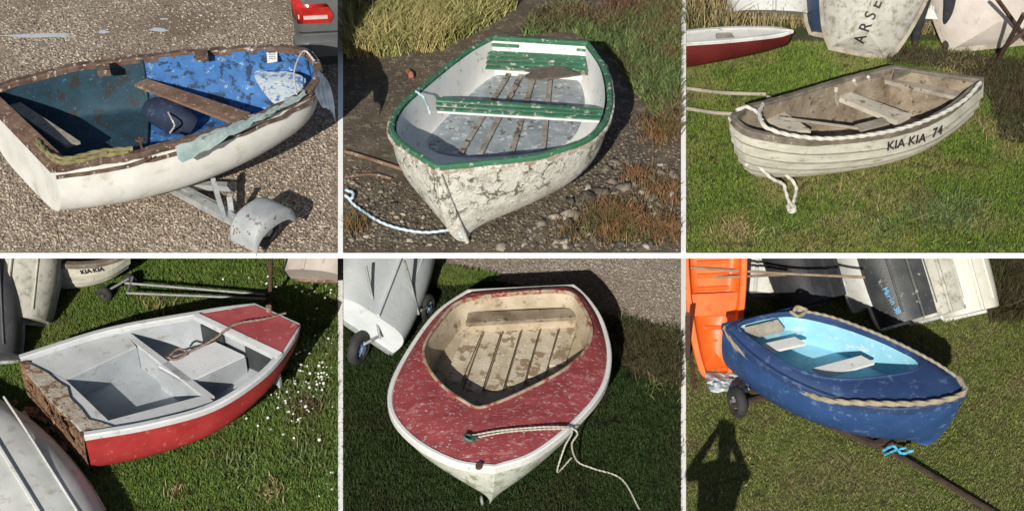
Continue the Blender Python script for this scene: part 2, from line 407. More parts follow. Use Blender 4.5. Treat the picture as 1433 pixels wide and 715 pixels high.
def keel(K0,K1,n,zm,rise,pw=3,st=0.):
    out=[]
    for i in range(n):
        s=i/(n-1); p=K0.lerp(K1,s); p.z=zm+rise*(1-s)**pw+st*s**4; out.append(p)
    return out
e=thing('dinghy',U(230,300),'white dinghy with flaking blue interior resting on a road trailer','boat')
K1=keel(U(425,168,.36),(L1[-1]+R1[-1])/2,34,ZU+.16,.28,3,.08)
h1=mk('hull',loft(L1,R1,K1,14,1.0,.5),hw,e,True)
a,b=inset(L1,R1,.04); K1i=[k+Vector((0,0,.04)) for k in K1]
lin=loft(a[2:-1],b[2:-1],K1i[2:-1],14,1.0,.5,zmin=ZU+.4)
mk('interior_lining',(lin),bl2,e,True)
a_,b_=inset(L1,R1,.05)
mk('bow_lining',loft(a_[2:20],b_[2:20],[k+Vector((0,0,.06)) for k in K1i[2:20]],14,1.0,.75,zmin=ZU+.42,caps='b'),bl,e,True,label='bright flaking blue bow lining')
ri=[]; loft(a_[18:21],b_[18:21],[k+Vector((0,0,.07)) for k in K1i[18:21]],14,.75,.75,zmin=ZU+.43,rowsout=ri)
mk('frame_rib',tube(ri[1][:16],.022,6),bl2,e,True)
railm=M('chipped_brown_gunwale',(.07,.04,.03),(.17,.11,.08),9,c3=(.5,.48,.45),s3=16,th=.58,rough=.85,bump=.7)
mk('gunwale',sweep_rect(closed_loop(L1,R1),.03,.05,.02,.035,jit=.009),railm,e)
mk('rubbing_strake',sweep_rect([p-Vector((0,0,.09)) for p in closed_loop(L1,R1)[33:]],.035,.0,.012,.012,closed=False,center=Vector(U(200,130,.9)),jit=.008),railm,e)
mk('thwart',slab(PL(U,[(188,118,.72),(205,110,.72),(350,158,.72),(322,170,.72)]),.03),wood,e)
mk('thwart',slab(PL(U,[(10,148,.72),(28,143,.72),(112,198,.72),(92,204,.72)]),.03),greywood,e,label='grey stern thwart')
whp=M('white_patch_paint',(.5,.6,.68),(.72,.76,.78),6,c3=(.1,.25,.5),s3=15,th=.53)
mk('bow_deck_patch',slab(curve(PL(U,[(355,103,.9),(380,101,.9),(405,101,.9),(428,112,.92),(412,134,.9),(385,144,.88)]),30,True),.02),whp,e)
fend=M('navy_buoyancy_fabric',(.01,.018,.045),(.02,.035,.08),6,rough=.8,c3=(.06,.08,.12),s3=12)
mk('buoyancy_bag',join(tube(curve(PL(U,[(212,152,.5),(222,156,.53),(245,166,.54),(262,172,.53),(270,176,.5)]),14),lambda s:.06+.09*math.sin(math.pi*min(max(s,.03),.97))**.4,16)),fend,e,True)
mk('tie_line',join(rope(PL(U,[(232,150,.6),(240,166,.7),(244,176,.66),(238,186,.5)]),.008)),ropew,e,True)
mk('rowlock_block',slab(PL(U,[(134,90,.97),(152,88,.97),(154,98,.97),(136,100,.97)]),.06),railm,e)
mk('rowlock_block',slab(PL(U,[(272,71,1.0),(290,70,1.0),(291,78,1.0),(274,79,1.0)]),.06),railm,e)
mk('transom_board',slab(PL(U,[(-22,136,.9),(-6,130,.9),(92,222,.9),(74,236,.9)]),.04),wood,e)
mk('rowlock',join(tube(PL(U,[(195,192,.95),(198,205,.9),(204,226,.82),(212,220,.86)]),.012,8),torus(U(196,196,.95),(0,.3,1),.035,.01)),rust,e,True)
paper=M('white_paper',(.75,.75,.72),(.8,.8,.78),5,rough=.8)
n0=mk('notice',slab(PL(U,[(373,74,.96),(388,73,.96),(388,86,.93),(374,88,.93)]),.006),paper,e)
blackp=M('black_lettering',(.015,.015,.015),(.03,.03,.03),8)
lettering('notice_lettering','NOTICE',[(375,76),(386,75.5)],.022,n0,blackp,e)
for k in range(3): lettering('notice_lettering','------',[(375,78.6+2.6*k),(386.5,78+2.6*k)],.03,n0,blackp,e)
e_r=thing('rope',U(110,215,.85),'frayed olive rope lying along the stern corner of the gunwale','rope')
for q in ([(48,200,.88),(70,216,.93),(95,222,.93),(140,212,.93),(186,208,.93)],[(60,206,.9),(85,228,.9),(120,222,.9),(180,213,.9)],[(52,196,.9),(76,224,.92),(110,226,.9),(150,214,.92)]):
    mk('rope_strand',rope(PL(U,q),.019),ropeo,e_r,True)
cl=M('faded_blue_canvas',(.2,.28,.29),(.33,.4,.4),5,c3=(.1,.14,.16),s3=8,th=.6,rough=.9,bump=.6,bs=18)
def cloth(pts_rows,fn,amp=.02):
    rows=[curve(PL(fn,r),30) for r in pts_rows]; cols=[]
    for j in range(30): cols.append(curve([r[j] for r in rows],16))
    rr=[[c[i]+Vector((0,0,amp*math.sin(j*1.1+i*.5)+amp*.6*math.sin(j*2.3-i*.9))) for j,c in enumerate(cols)] for i in range(16)]
    return grid(rr)
e=thing('canvas_cloth',U(290,200,.8),'faded blue canvas draped over the near gunwale','cloth')
mk('cloth',cloth([[(300,184,1.0),(330,172,1.0),(380,152,1.0),(425,128,1.04)],[(268,196,1.0),(310,187,.99),(370,162,1.0),(428,131,1.02)],[(245,206,.95),(258,226,.84),(325,190,.95),(430,134,1.0)]],U,.011),cl,e,True)
e=thing('canvas_cloth',U(455,150,.8),'dark blue canvas hanging off the bow','cloth')
cl2=M('dark_canvas',(.05,.07,.1),(.1,.13,.17),8,rough=.9)
mk('cloth',cloth([[(436,108,1.02),(446,100,1.04),(458,112,1.02)],[(440,128,.96),(455,125,.96),(466,135,.93)],[(450,150,.84),(462,155,.82),(470,172,.72)]],U,.005),cl2,e,True)
mk('tie_line',rope(PL(U,[(415,132,1.02),(412,100,1.06),(425,72,1.08),(440,85,1.05)]),.008),ropew,e,True)
e=thing('boat_trailer',U(330,330),'galvanised road trailer with mudguards carrying the dinghy','trailer')
mk('chassis',join(beam(U(240,262,.12),U(345,318,.2),.09,.07),beam(U(298,252,.36),U(314,306,.2),.04,.06),beam(U(330,262,.1),U(90,250,.12),.07,.06),beam(U(200,235,.15),U(365,322,.14),.06,.06)),galv,e)
ax=(U(365,322,.2)-U(200,235,.25)); ax.z=0; ax.normalize()
wc=U(370,321,.16)
wheel(e,wc,ax,.16,.1,rubber,galv); wheel(e,wc-ax*1.55,ax,.16,.1,rubber,galv)
side=Vector((-ax.y,ax.x,0))
mgd=M('pale_mudguard_paint',(.3,.32,.34),(.42,.44,.46),6,c3=(.15,.11,.08),s3=12,th=.58,rough=.6)
for c in (wc,wc-ax*1.55):
    rows=[]
    for k in range(17):
        t=math.pi*k/16; u=.27*math.copysign(abs(math.cos(t))**.75,math.cos(t)); v=-.04+.26*math.sin(t)**.75 if 0<t<math.pi else -.04
        d=side*u+Vector((0,0,max(v,-.04)))
        lo=Vector((0,0,min(.11,max(c.z+d.z-ZU-.06,.01))))
        rows.append([c+d*.98-ax*.17-lo,c+d-ax*.165,c+d-ax*.14+Vector((0,0,.012)),c+d+ax*.12+Vector((0,0,.012)),c+d+ax*.145,c+d*.98+ax*.15-lo])
    mk('mudguard',grid(rows),mgd,e,True)
mks('support_cradle',[beam(wc-ax*q,wc-ax*q+Vector((0,0,.2)),.05,.05) for q in (.4,1.15)],galv,e)
# car corner
carp=M('grey_car_paint',(.11,.115,.12),(.14,.145,.15),3,rough=.35,bump=.02,metal=.2)
blk=M('black_trim',(.02,.02,.02),(.03,.03,.03),6,rough=.5)
redl=M('red_lamp_lens',(.33,.012,.01),(.42,.025,.018),9,rough=.15,bump=.05)
wl=M('clear_lamp_lens',(.5,.4,.38),(.6,.5,.48),9,rough=.15)
glass=M('dark_glass',(.02,.025,.03),(.03,.035,.04),3,rough=.05,bump=0)
cb=U(416,114); fwd=Vector((-.1,1,0)).normalized(); rt=Vector((fwd.y,-fwd.x,0))
def C(u,t,z): return cb+rt*u+fwd*t+Vector((0,0,z))
e=thing('parked_car',cb,'dark grey estate car with red tail lamp parked on gravel','car')
def carloft(st,sec): # st: (t, inset, zlo, zhi)
    rows=[]
    for t,ins,zl,zh in st:
        rows.append([C(ins+(1.8-2*ins)*u,t,zl+(zh-zl)*v) for u,v in sec])
    return join(grid(rows,closed=True),cap(rows[0]),cap(rows[-1]))
sec=[(.06,0),(.01,.15),(0,.45),(.01,.8),(.05,1),(.5,1.03),(.95,1),(.99,.8),(1,.45),(.99,.15),(.94,0),(.5,-.02)]
mk('body',carloft([(.0,.1,.3,1.0),(.04,.05,.28,1.04),(.14,.01,.25,1.05),(.3,.0,.24,1.05),(1.5,0,.24,1.02),(3.2,0,.25,.95),(4.1,.06,.28,.85),(4.4,.25,.35,.7)],sec),carp,e,True)
mk('cabin',carloft([(.12,.1,1.0,1.1),(.45,.16,1.0,1.55),(1.5,.2,1.0,1.62),(2.5,.2,1.0,1.58),(3.2,.16,.94,1.0)],sec),glass,e,True)
mk('bumper',carloft([(-.1,.1,.33,.5),(-.06,.03,.31,.53),(.1,-.015,.31,.53)],sec),carp,e,True)
mk('bumper_trim',carloft([(-.105,.11,.25,.335),(.02,-.012,.23,.335)],sec),blk,e)
mk('shut_line',carloft([(-.012,.085,.56,.575),(.02,.05,.56,.575)],sec),blk,e)
mk('tail_lamp',carloft([(-.02,.12,.68,.86),(.02,.06,.66,.92),(.12,.005,.7,.95),(.3,-.006,.8,.95)],[(0,.0),(0,1),(.17,1),(.2,.4),(.17,0)]),redl,e,True)
mk('reversing_lamp',carloft([(-.028,.14,.73,.77),(.012,.07,.72,.77)],[(0,.0),(0,1),(.15,1),(.15,0)]),wl,e)
for q in (.62,3.4): 
    wheel(e,C(.12,q,.31),rt,.31,.2,rubber,galv)
cut(e,472.5,'left')
pud=M('puddle_water',(.5,.54,.58),(.6,.63,.66),3,rough=.08,bump=0)
def blob(fn,cx,cy,rx,ry,h,seed,n=40):
    r=random.Random(seed); ph=[r.uniform(0,6.28) for _ in range(4)]
    return [fn(cx+rx*math.cos(t)*(1+.22*math.sin(3*t+ph[0])+.12*math.sin(7*t+ph[1])),cy+ry*math.sin(t)*(1+.25*math.sin(2*t+ph[2])),h) for t in [2*math.pi*k/n for k in range(n)]]
for i,(cx,cy,rx,ry) in enumerate(((60,50,46,3.2),(145,45,8,2.),(222,42,12,3.),(229,27,6,1.3))):
    q=blob(U,cx,cy,rx,ry,.012,i); solo('puddle_water',(q,[tuple(range(len(q)))]),pud,kind='structure')
def pebmat(nm,a,b):
    pg,nt,N_,L_n,B_=newmat(nm)
    at=N_.new('ShaderNodeAttribute'); at.attribute_name='Col'
    L_n.new(mix(N_,L_n,at.outputs['Fac'],a,b),B_.inputs['Base Color']); B_.inputs['Roughness'].default_value=.85; return pg
pg=pebmat('pebble_mix',(.12,.09,.07),(.55,.47,.38)); pgd=pebmat('pebble_mix_muddy',(.05,.042,.032),(.24,.2,.155))
pts=scatter(75000,[U(-6,351),U(471,351),U(471,-10),U(-6,-10)])
yy=pts[:,1]; wav=.25*np.sin(pts[:,0]*3.1+yy*2)+.2*np.sin(pts[:,0]*1.3-yy*4)
keepp=rng.uniform(0,1,len(yy))<np.clip((U(0,10).y-yy)/(U(0,10).y-U(0,150).y)+wav,.15,1)
stones('gravel',pts[keepp],ZU,.004,.021,pg,'loose pale gravel and pebbles',2.2,.25)
# =================================================================== BAY 2 : green trimmed white boat
pw=peelmat('peeling_white_paint',(.6,.59,.54),(.72,.71,.66),(.5,.48,.42),(.2,.165,.11),6)
gr=M('worn_green_paint',(.03,.12,.065),(.05,.18,.1),6,c3=(.45,.46,.4),s3=16,th=.575,rough=.75,bump=.4)
inw=M('white_interior_paint',(.66,.67,.66),(.76,.77,.76),3,c3=(.4,.38,.32),s3=10,th=.6,rough=.6,bump=.15)
flr=M('scuffed_grey_floor',(.2,.24,.27),(.34,.38,.41),6,c3=(.5,.52,.52),s3=14,th=.56,c4_=(.12,.1,.08),s4=10,th4=.58,rough=.7)
L2_=curve(PL(U,[(612,234,.9),(580,214,.88),(549,187,.84),(556,155,.8),(595,118,.76),(650,75,.72),(690,53,.7)]),36)
R2_=curve(PL(U,[(612,234,.9),(680,228,.88),(760,217,.85),(830,190,.82),(853,150,.79),(848,100,.75),(822,60,.7)]),36)
e=thing('rowing_boat',U(660,335),'white rowing boat with peeling paint and green gunwale on mud','boat')
K2_=keel(U(654,337,.02),(L2_[-1]+R2_[-1])/2,36,ZU+.02,.0)
h2=mk('hull',loft(L2_,R2_,K2_,14,.86,.78),pw,e,True)
a,b=inset(L2_,R2_,.05); 
mk('interior_lining',loft(a[2:-1],b[2:-1],[k+Vector((0,0,.05)) for k in K2_[2:-1]],16,.82,.64,zmin=ZU+.3),inw,e,True)
fl=[P(*p) for p in [(600,205,ZU+.315),(660,218,ZU+.315),(780,205,ZU+.315),(815,165,ZU+.315),(812,118,ZU+.315),(780,100,ZU+.315),(700,100,ZU+.315),(650,130,ZU+.315),(615,170,ZU+.315)]]
mk('floorboard',slab(curve(fl,40,True),.01),flr,e)
btm=M('batten_paint',(.2,.17,.14),(.36,.35,.33),7,c3=(.08,.06,.05),s3=10,th=.55)
for i,(x0,y0,x1,y1) in enumerate(((645,214,712,104),(672,216,730,104),(716,214,748,104),(760,208,770,106))):
    mk('floor_batten',beam(U(x0,y0,.335),U(x1,y1,.335),.05,.02),btm,e)
mk('gunwale',sweep_rect(closed_loop(L2_,R2_),.02,.03,.02,.04,jit=.004),gr,e)
mk('rubbing_strake',sweep_rect([p-Vector((0,0,.03)) for p in closed_loop(L2_,R2_)],.04,-.02,.012,.022,jit=.005),M('wood_white_trim',(.3,.2,.13),(.45,.4,.34),8,c3=(.65,.64,.6),s3=14,th=.5),e)
for i in range(3):
    y=i*6.8
    mk('thwart_slat',slab(PL(U,[(610,136+y,.66),(612,139.2+y,.66),(845,155.4+y*.8,.66),(845,152.4+y*.8,.66)]),.02),gr,e)
mk('thwart_bearer',slab(PL(U,[(611,136,.635),(612,156,.635),(844,170,.635),(844,153,.635)]),.02),inw,e)
for i in range(4):
    y=i*6.8
    mk('stern_seat_slat',slab(PL(U,[(684-i,71+y,.6),(682-i,74.4+y,.6),(820,81.4+y*.85,.6),(819,78+y*.85,.6)]),.02),gr,e)
mk('stern_seat_bearer',slab(PL(U,[(686,72,.575),(680,95,.575),(819,104,.575),(818,79,.575)]),.02),greywood,e)
mk('stern_knee',slab(PL(U,[(688,62,.68),(700,52,.68),(730,58,.68),(726,64,.68)]),.03),gr,e)
mk('stern_knee',slab(PL(U,[(776,64,.68),(776,60,.68),(806,56,.68),(822,70,.68)]),.03),gr,e)
mk('stem_post',tube(curve([L2_[0]+Vector((0,-.02,0)),L2_[0].lerp(K2_[0],.5)+Vector((0,-.03,0)),K2_[0]+Vector((0,-.02,0))],10),.022,8),pw,e,True)
em=thing('door_mat',U(765,101,.6),'worn round coir mat on the stern seat','mat')
mk('mat_weave',slab([p for p in blob(U,766,102,34,9,.635,4)],.02),M('coir',(.11,.09,.07),(.18,.15,.12),20,rough=.95,bump=1,bs=70),em)
er=thing('mooring_rope',U(560,315,.01),'pale blue mooring rope from the stem across the mud','rope')
mk('rope_strand',rope(PL(U,[(484,273,.03),(500,290,.03),(540,314,.03),(590,325,.03),(630,322,.06),(648,325,.1)]),.012),ropeb,er,True)
mks('rope_knot',[rope(PL(U,[(630,320,.08),(645,326,.12),(652,318,.12),(640,318,.1),(634,328,.07),(650,332,.08)]),.013),rope(PL(U,[(484,266,.03),(494,270,.05),(492,278,.05),(483,274,.04)]),.013)],ropeb,er,True)
er=thing('rope',U(590,140,.8),'blue rope tied to the gunwale','rope')
mk('rope_strand',rope(PL(U,[(582,128,.86),(592,136,.84),(598,148,.7),(602,160,.6)]),.01),ropeb,er,True)
# stones & vegetation bay 2
stones('mud_pebbles',scatter(11000,[U(482,350),U(951,350),U(951,180),U(870,160),U(700,300),U(520,240),U(482,215)]),ZU,.003,.024,pgd,'small stones in estuary mud',3.2,.3)
stones('mud_pebbles',scatter(1500,[U(482,215),U(520,240),U(545,150),U(690,45),U(620,74),U(482,88)]),ZU,.003,.014,pgd,'small stones in estuary mud',3.5,.3)
dst=pebmat('wet_stone',(.04,.034,.028),(.38,.33,.27))
stones('shore_stones',scatter(290,[U(700,345),U(946,345),U(946,230),U(870,215),U(810,270)]),ZU-.01,.02,.085,dst,'shore stones beside the boat',2.5,.35)
stones('shore_stones',scatter(150,[U(484,346),U(640,346),U(600,300),U(484,240)]),ZU,.01,.04,dst,'shore stones beside the mooring rope',2,.35)
reed=blademat('reed_blades',(.2,.22,.06),(.5,.45,.2),(.45,.38,.16),2.)
mars=blademat('marsh_plants',(.06,.1,.03),(.19,.25,.09),(.16,.09,.06),1.5)
redp=blademat('red_samphire',(.15,.07,.035),(.3,.18,.09),(.1,.11,.04),3.5)
pl=[U(482,84),U(560,80),U(620,72),U(680,40),U(722,14),U(722,-70),U(482,-70)]
blades('reed_bed',scatter(11000,pl),ZU,.12,.42,.011,1.2,reed,'dense pale green and straw reed bed')
pl=[U(732,52),U(745,20),U(800,8),U(850,22),U(850,-60),U(952,-60),U(952,195),U(925,175),U(880,120),U(855,80),U(800,45)]
blades('marsh_grass',scatter(12000,pl),ZU,.04,.15,.013,1.2,mars,'low green saltmarsh plants')
blades('red_samphire_patch',scatter(6000,[U(840,-60),U(952,-60),U(952,100),U(900,60),U(850,15)]),ZU,.03,.1,.01,1.,redp,'reddish saltmarsh samphire')
for cx,cy,r,n in ((862,312,.26,2600),(930,325,.16,900),(925,185,.22,600),(640,250,.12,60),(495,318,.12,250),(890,250,.12,300),(800,325,.2,150),(930,270,.25,500)):
    g=U(cx,cy); q=clump(g.x,g.y,r,n); q=q[(q[:,0]<U(950,cy).x)&(q[:,0]>U(483,cy).x)&(q[:,1]>U(700,349).y)]
    blades('samphire_clump',q,ZU,.04,.15,.009,.9,redp,'reddish brown samphire clump in the mud')
solo('driftwood_stick',tube(curve(PL(U,[(482,212,.03),(510,220,.04),(566,238,.03)]),12),.018,7),wood,'dark driftwood stick lying on mud','stick')
solo('driftwood_stick',tube(curve(PL(U,[(482,248,.02),(520,244,.03),(548,250,.02)]),12),.012,7),wood,'dark driftwood stick lying on mud','stick')
solo('brick_fragment',tube(PL(U,[(571,100,.02),(575,104,.05),(576,110,.02)]),.03,7),M('brick_red',(.3,.1,.06),(.4,.16,.1),10),'small red brick fragment on mud','brick')
# =================================================================== BAY 3 : clinker boat
ck=M('weathered_cream_paint',(.4,.39,.33),(.55,.54,.47),5,c3=(.24,.22,.15),s3=9,th=.56,c4_=(.62,.61,.56),s4=18,th4=.6,rough=.8,bump=.3,stretch=(1,1,2),soft=.1)
cki=M('grimy_interior_paint',(.15,.11,.075),(.33,.28,.21),4,c3=(.42,.39,.33),s3=10,th=.6,c4_=(.06,.045,.03),s4=14,th4=.56,rough=.85,bump=.3,soft=.1)
L3=curve(PL(U,[(1025,164,.86),(1040,152,.83),(1068,145,.8),(1120,130,.74),(1180,112,.7),(1250,95,.7)]),36)
R3=curve(PL(U,[(1025,164,.86),(1042,181,.82),(1085,192,.77),(1150,196,.7),(1250,184,.66),(1320,158,.67),(1377,112,.72)]),36)
e=thing('rowing_boat',U(1150,240),'weathered cream clinker rowing boat lettered KIA KIA 74 on grass','boat')
K3=keel(U(1070,246,.05),(L3[-1]+R3[-1])/2,36,ZU+.06,.02,3,.06)
ro=[]
h3=mk('hull',loft(L3,R3,K3,14,1.2,.8,strake=8,lap=.03,rowsout=ro),ck,e)
lapsh=M('lap_shadow_paint',(.17,.155,.12),(.28,.25,.2),8,rough=.95)  # dark thin tubes stand for the shadow under each strake lap
nc=len(ro[0]); mid=15
for s_ in range(1,8):
    for col in (mid+2*s_,mid-2*s_):
        if 0<=col<nc: mk('lap_shadow_line',tube([r[col]+Vector((0,0,-.004)) for r in ro[1:]],.0065,5),lapsh,e,True)
a,b=inset(L3,R3,.045)
mk('interior_lining',loft(a[2:-1],b[2:-1],[k+Vector((0,0,.05)) for k in K3[2:-1]],16,1.05,.7,zmin=ZU+.2),cki,e,True)
gun3=M('grey_brown_gunwale',(.1,.085,.065),(.21,.18,.145),8,c3=(.5,.49,.44),s3=16,th=.64,rough=.85,bump=.4)
mk('gunwale',sweep_rect(closed_loop(L3,R3),.03,.04,.02,.045,jit=.003),gun3,e)
def t3(p,h,th,m,nm='thwart',lb=None): return mk(nm,slab(PL(U,[q+(h,) for q in p]),th),m,e,label=lb)
tw3=M('pale_thwart_paint',(.4,.36,.29),(.54,.5,.43),5,c3=(.2,.16,.1),s3=12,th=.58,rough=.8)
t3([(1166,133),(1182,126),(1275,160),(1256,170)],.56,.05,tw3)
t3([(1236,112),(1246,103),(1352,121),(1340,136)],.6,.04,greywood,'stern_bench')
t3([(1062,160),(1088,150),(1135,182),(1100,184)],.64,.035,tw3,'bow_bench')
mks('frame_rib',[tube(curve(PL(U,[(x,y,.7),(x+12,y+22,.4),(x+40,y+32,.26)]),10),.018,6) for x,y in ((1100,140),(1135,129),(1195,113),(1215,108))],tw3,e,True)
mk('support_frame',join(beam(U(1170,126,.7),U(1158,152,.3),.03,.05),beam(U(1170,126,.7),U(1175,160,.3),.03,.04)),tw3,e)
mk('quarter_knee',slab(PL(U,[(1252,97,.74),(1275,98,.74),(1250,108,.74)]),.04),gun3,e)
mk('stem_post',tube(curve([L3[0]+Vector((-.02,-.02,0)),U(1032,205,.42),K3[0]+Vector((-.01,-.03,0))],12),.025,8),ck,e,True)
mk('oar',join(tube(PL(U,[(1090,165,.72),(1200,180,.62)]),.016,7),beam(U(1200,180,.62),U(1240,170,.6),.1,.02)),greywood,e)
lettering('boat_name','KIA KIA',[(1244,203),(1288,192.5)],.125,h3,blackp,e,.03)
lettering('boat_number','74',[(1305,185),(1312.5,182)],.13,h3,blackp,e,.03)
er=thing('rope',U(1200,190,.7),'thick white rope running along the near gunwale','rope')
mks('rope_strand',[rope(PL(U,[(1068,146,.86),(1063,160,.88),(1072,178,.86),(1110,190,.8),(1170,194,.75),(1250,183,.72),(1310,163,.72),(1350,140,.74),(1372,116,.78)]),.018),rope(PL(U,[(1030,155,.88),(1045,150,.9),(1060,158,.88),(1066,168,.88)]),.016)],ropew,er,True)
er=thing('rope',U(1105,290),'white rope dangling from the bow onto the grass','rope')
mks('rope_strand',[rope(PL(U,[(1036,218,.44),(1050,218,.45),(1075,228,.36),(1100,245,.2),(1114,262,.1),(1110,285,.05)]),.015),rope(PL(U,[(1040,222,.42),(1060,232,.36),(1080,250,.24),(1096,258,.14),(1100,270,.1),(1106,288,.05)]),.015),rope(PL(U,[(1106,284,.05),(1112,292,.05),(1106,296,.04),(1103,288,.05)]),.022),rope(PL(U,[(1040,212,.45),(1048,222,.42),(1044,232,.36)]),.016)],ropew,er,True)
# background of bay 3
hullw=M('scuffed_white_hull',(.45,.46,.45),(.6,.6,.58),4,c3=(.3,.28,.22),s3=8,th=.56,rough=.6,soft=.12,bump=.1)
hullm=M('mossy_white_hull',(.42,.42,.38),(.54,.53,.48),5,c3=(.25,.25,.19),s3=12,th=.5,rough=.7,soft=.14)
navy=M('navy_hull_paint',(.02,.035,.08),(.035,.06,.12),4,c3=(.2,.22,.25),s3=14,th=.66,rough=.5)
redh=M('dull_red_hull',(.09,.01,.01),(.13,.018,.015),4,rough=.5)
lin=M('pale_lining',(.4,.4,.4),(.5,.5,.5),4,rough=.6)
pink=M('faded_pinkish_hull',(.45,.4,.37),(.55,.5,.46),4,c3=(.3,.31,.36),s3=6,th=.6,rough=.6,soft=.1)
G3='dinghies stored leaning together on grass'
e,hA=lean('upturned_dinghy',1200,108,U,2.7,1.45,.44,22,56,10,(hullm,lin,greywood),'mossy white upturned dinghy leaning, lettered ARSE',G3,down='bow',w0=.42)
lettering('boat_name','ARSE',[(1204,54),(1226,6)],.165,hA,blackp,e)
lean('upturned_dinghy',1080,44,U,2.4,1.2,.4,4,50,0,(hullw,lin,greywood),'plain white upturned dinghy leaning on grass',G3,down='stern')
lean('upturned_dinghy',1140,76,U,2.5,1.2,.4,22,54,-12,(navy,lin,greywood),'dark blue upturned dinghy leaning on grass',G3,down='bow',w0=.4)
lean('upturned_dinghy',1400,100,U,2.6,1.65,.42,-10,54,-14,(pink,lin,greywood),'faded pinkish white upturned dinghy leaning',G3,down='bow',w0=.6)
lean('upturned_dinghy',1330,62,U,2.5,1.1,.4,8,54,12,(hullw,lin,greywood),'plain white upturned dinghy leaning on grass',G3,down='stern')
Lr=curve(PL(U,[(1108,44,.5),(1080,40,.46),(1020,40,.42),(950,46,.42),(870,56,.42)]),20); Rr=curve(PL(U,[(1108,44,.5),(1085,50,.46),(1020,57,.42),(950,62,.42),(870,70,.42)]),20)
e=thing('dinghy',U(1030,75),'dark red dinghy with white gunwale on grass','boat')
Kr=keel(U(1095,74,.05),(Lr[-1]+Rr[-1])/2,20,ZU+.06,.1)
mk('hull',loft(Lr,Rr,Kr,10,1.3,.6),redh,e,True); a,b=inset(Lr,Rr,.05); mk('interior_lining',loft(a[1:-1],b[1:-1],[k+Vector((0,0,.05)) for k in Kr[1:-1]],10,1.2,.6,zmin=ZU+.15),lin,e,True)
mk('gunwale',sweep_rect(closed_loop(Lr,Rr),.02,.03,.015,.02),hullw,e); mk('thwart',slab(PL(U,[(1000,40,.4),(1020,40,.4),(1030,58,.4),(1005,60,.4)]),.03),greywood,e)
cut(e,960.5,'right')
for p in ([(961,124,.06),(1010,130,.08),(1072,132,.1)],[(961,152,.05),(1000,158,.07),(1034,160,.08)]):
    solo('wooden_pole',tube(curve(PL(U,p),12),.02,8),greywood,'weathered wooden pole lying on grass','pole')
solo('wooden_post',beam(U(1076,138,.0),U(1076,138,.22),.05,.05),greywood,'short weathered post beside the bow','post')
e=thing('trestle',U(1410,80),'rusty iron trestle beside the stored dinghies','trestle')
mk('strut',join(*[beam(U(*a_),U(*b_),.04,.03) for a_,b_ in (((1433,20,1.2),(1395,88,.0)),((1396,0,1.0),(1440,60,.2)),((1392,80,.05),(1440,40,.5)))]),rust,e)
g3=blademat('lawn_blades',(.06,.105,.015),(.19,.27,.045),(.24,.22,.08),1.6,.46,.64)
blades('lawn_grass',scatter(130000,[U(961,353),U(1445,353),U(1445,60),U(961,60)]),ZU,.015,.05,.007,.9,g3,'short sunlit green turf')
dry=blademat('dry_grass_blades',(.2,.15,.07),(.42,.34,.18),(.12,.14,.05),2.)
blades('dry_grass',scatter(9000,[U(961,45),U(1145,40),U(1445,60),U(1445,-90),U(961,-90)]),ZU,.1,.4,.012,.9,dry,'tall dry straw grass at the edge')
scr=blademat('dark_scrub',(.04,.03,.018),(.11,.09,.05),(.05,.06,.02),2.2)
blades('dark_scrub',scatter(8000,[U(1240,70),U(1445,92),U(1445,205),U(1400,200),U(1385,140),U(1330,100),U(1240,92)]),ZU,.03,.12,.01,1.1,scr,'dark dead weeds around the stored boats')
leafm=blademat('leaf_litter',(.12,.07,.03),(.3,.2,.1),(.2,.14,.08),3)
blades('leaf_litter',scatter(500,[U(963,350),U(1445,350),U(1445,120),U(963,120)]),ZU+.03,.01,.02,.022,2.,leafm,'scattered dead leaves on the turf')
for cx,cy,r,n,m in ((1300,300,.35,900,mars),(1345,300,.3,700,mars),(1030,325,.18,250,dry),(1345,95,.3,600,dry),(1400,185,.25,300,dry),(1180,275,.5,250,dry),(1120,330,.4,200,mars),(1230,320,.25,300,mars)):
    g=U(cx,cy); q=clump(g.x,g.y,r,n); q=q[q[:,1]>U(700,351).y]; blades('weed_clump',q,ZU,.03,.1,.011,1.1,m,'low weeds in the turf')
# =================================================================== BAY 4 : red pram dinghy
redp4=M('matt_red_paint',(.3,.022,.022),(.38,.036,.036),4,c3=(.42,.11,.1),s3=16,th=.61,rough=.6,bump=.12)
reddk=M('faded_red_deck',(.28,.045,.055),(.35,.075,.085),5,c3=(.42,.2,.2),s3=12,th=.6,rough=.75)
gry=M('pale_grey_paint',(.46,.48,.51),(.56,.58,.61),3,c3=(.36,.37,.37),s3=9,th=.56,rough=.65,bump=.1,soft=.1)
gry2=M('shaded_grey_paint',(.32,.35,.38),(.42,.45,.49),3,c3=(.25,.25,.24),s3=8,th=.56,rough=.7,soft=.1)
L4=curve(PL(D,[(356,427,.68),(320,431,.65),(275,438,.62),(150,461,.56),(27,499,.55)]),30)
R4=curve(PL(D,[(418,455,.68),(405,480,.66),(370,522,.62),(300,568,.57),(210,594,.55),(118,610,.54)]),30)
e=thing('pram_dinghy',D(240,600),'red pram dinghy with grey interior and broken wooden transom','boat')
K4=keel((L4[0]+R4[0])/2,(L4[-1]+R4[-1])/2,30,.03,.38,2.2)
mk('hull',loft(L4,R4,K4,14,.6,.28,caps='b'),redp4,e,True)
a,b=inset(L4,R4,.04)
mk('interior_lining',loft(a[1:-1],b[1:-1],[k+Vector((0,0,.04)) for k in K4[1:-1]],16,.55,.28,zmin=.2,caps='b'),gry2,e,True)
lo=list(reversed(L4))+R4
mk('gunwale',sweep_rect(lo,.02,.05,.02,.04,closed=False,center=Vector(D(230,510,.5))),gry,e)
mk('foredeck',slab(PL(D,[(276,440,.655),(356,427,.71),(418,455,.71),(393,494,.68)]),.02),reddk,e)
